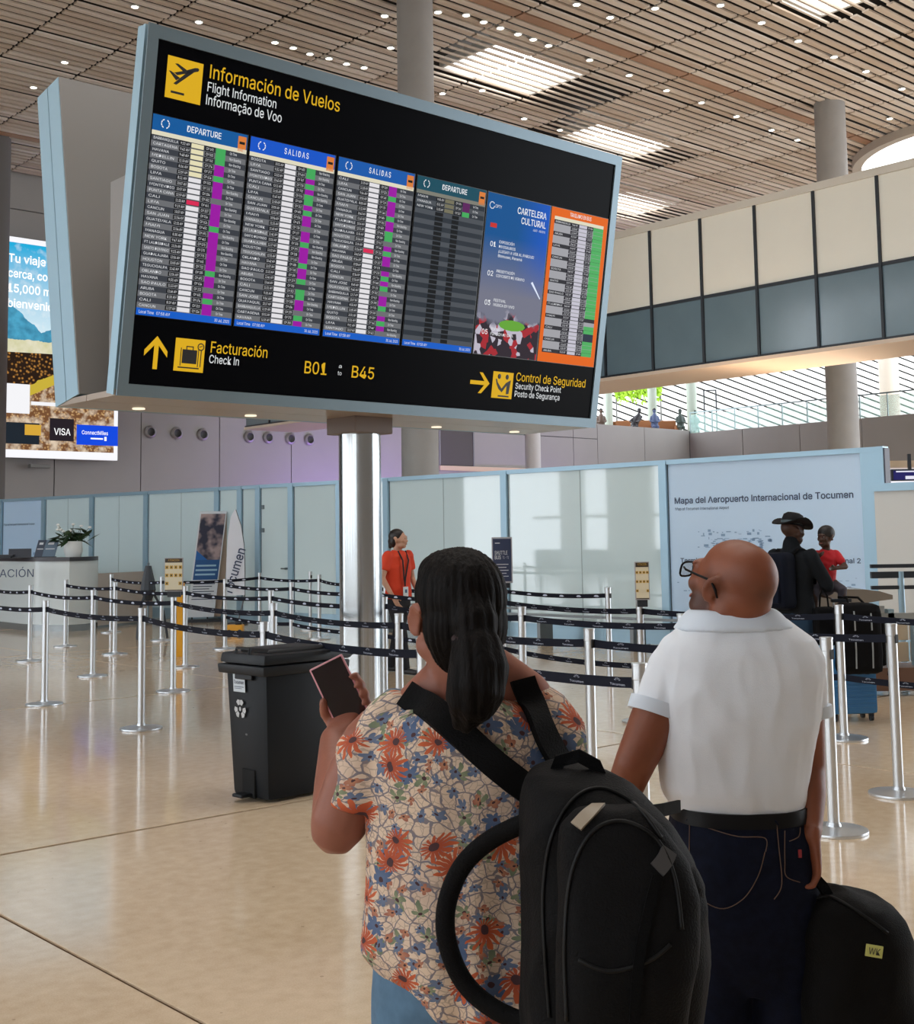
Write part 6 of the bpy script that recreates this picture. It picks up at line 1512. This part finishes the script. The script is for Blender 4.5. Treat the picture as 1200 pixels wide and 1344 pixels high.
for sx in (-1, 1): q.caps([(sx*.05,0,-.17), (sx*.12,-.10,-.22), (sx*.12,-.07,-.32)], [.058,.046,.038])
remesh(q, 'trousers', mat('trousers_grey', (70,66,76), rough=.8), child, .009, 2)
# suitcase with a travel bag on it
g = G(1122, 947); sc_ = thing('suitcase', 'blue ribbed hard-shell suitcase on wheels beside the man with the hat', 'suitcase', (g.x, g.y, 0), .12)
sb = mat('suitcase_blue', (56,118,170), rough=.35); dk = mat('dark_frame', (38,44,52))
MB().bevbox(-.21, .21, -.02, .10, .06, .60, .035).build('front_shell', sb, sc_, smooth=30); MB().bevbox(-.21, .21, .11, .23, .06, .60, .035).build('rear_shell', sb, sc_, smooth=30)
MB().bevbox(-.205, .205, .095, .115, .065, .595, .008).build('zip_band', dk, sc_)
for i in range(13): MB().bevbox(-.16, .19, -.028, -.01, .12+i*.034, .137+i*.034, .005).build('rib', sb, sc_)
for i in range(8): MB().bevbox(-.218, -.205, .0, .08, .12+i*.055, .15+i*.055, .004).build('side_rib', sb, sc_)
MB().tube([(-.215,.105,.25),(-.24,.105,.27),(-.24,.105,.40),(-.215,.105,.42)], .012, 8).build('side_handle', dk, sc_)
for x in (-.16, .16):
    for y in (.02, .19):
        MB().tube([(x-.012,y,.028),(x+.012,y,.028)], .028, 14).build('wheel', dk, sc_); MB().bevbox(x-.02, x+.02, y-.015, y+.015, .04, .065, .004).build('wheel_mount', dk, sc_)
for x in (-.07, .07): MB().tube([(x,.17,.58),(x,.17,1.0)], .009, 8).build('pull_rod', mat('rod_steel', (180,182,184), rough=.3, metal=.8), sc_)
MB().bevbox(-.09, .09, .15, .19, .99, 1.02, .008).build('pull_handle', dk, sc_)
tbg = thing('travel_bag', 'black travel bag with grey straps hung on the front of the blue suitcase', 'bag', (g.x+.0, g.y, .42), .12)
q = MB(); b_ = MB(); b_.bevbox(-.19,.17,-.27,-.05,.0,.58,.06); q.add(b_.v, b_.f); remesh(q, 'bag_body', mat('holdall_black', (11,11,13), rough=.8, spec=.15), tbg, .010, 3, wrinkle(.006, 9, (1,1,.7), 3))
q = MB(); b_ = MB(); b_.bevbox(.15,.20,-.24,-.08,.06,.45,.02); q.add(b_.v, b_.f); q.build('side_pocket', mat('holdall_black', (22,22,25)), tbg, smooth=30)
for x in (-.085, .06): MB().ribbon([(x,-.278,.05),(x,-.286,.20),(x,-.284,.30)], (0,-1,0), .012, .003).build('light_strap', mat('strap_grey', (150,156,160), rough=.5), tbg); MB().ribbon([(x,-.284,.36),(x,-.282,.46),(x,-.272,.52)], (0,-1,.1), .012, .003).build('light_strap', mat('strap_grey', (150,156,160)), tbg)
MB().tube([(.19,-.2,.40),(.225,-.2,.25),(.24,-.2,.08),(.22,-.2,-.02)], .006, 6).build('hanging_strap', blackp, tbg)
MB().tube([(-.07,-.14,.57),(-.05,-.06,.62),(-.03,.15,.615),(.03,.15,.615),(.05,-.06,.62),(.07,-.14,.57)], .010, 8).build('handle', blackp, tbg)
bag2 = thing('small_black_bag', 'small black bag hanging between the hat man and the travel bag', 'bag', P(1082, 800, 11.0)); 
q = MB(); b_ = MB(); b_.bevbox(-.09,.09,-.06,.06,-.30,.02,.03); q.add(b_.v, b_.f); remesh(q, 'bag_body', mat('holdall_black', (22,22,25)), bag2, .010, 3, wrinkle(.005, 9, (1,1,.7), 7))
MB().tube([(-.04,0,.0),(-.03,0,.12),(.0,.02,.18),(.03,0,.12),(.04,0,.0)], .008, 6).build('handle', blackp, bag2)
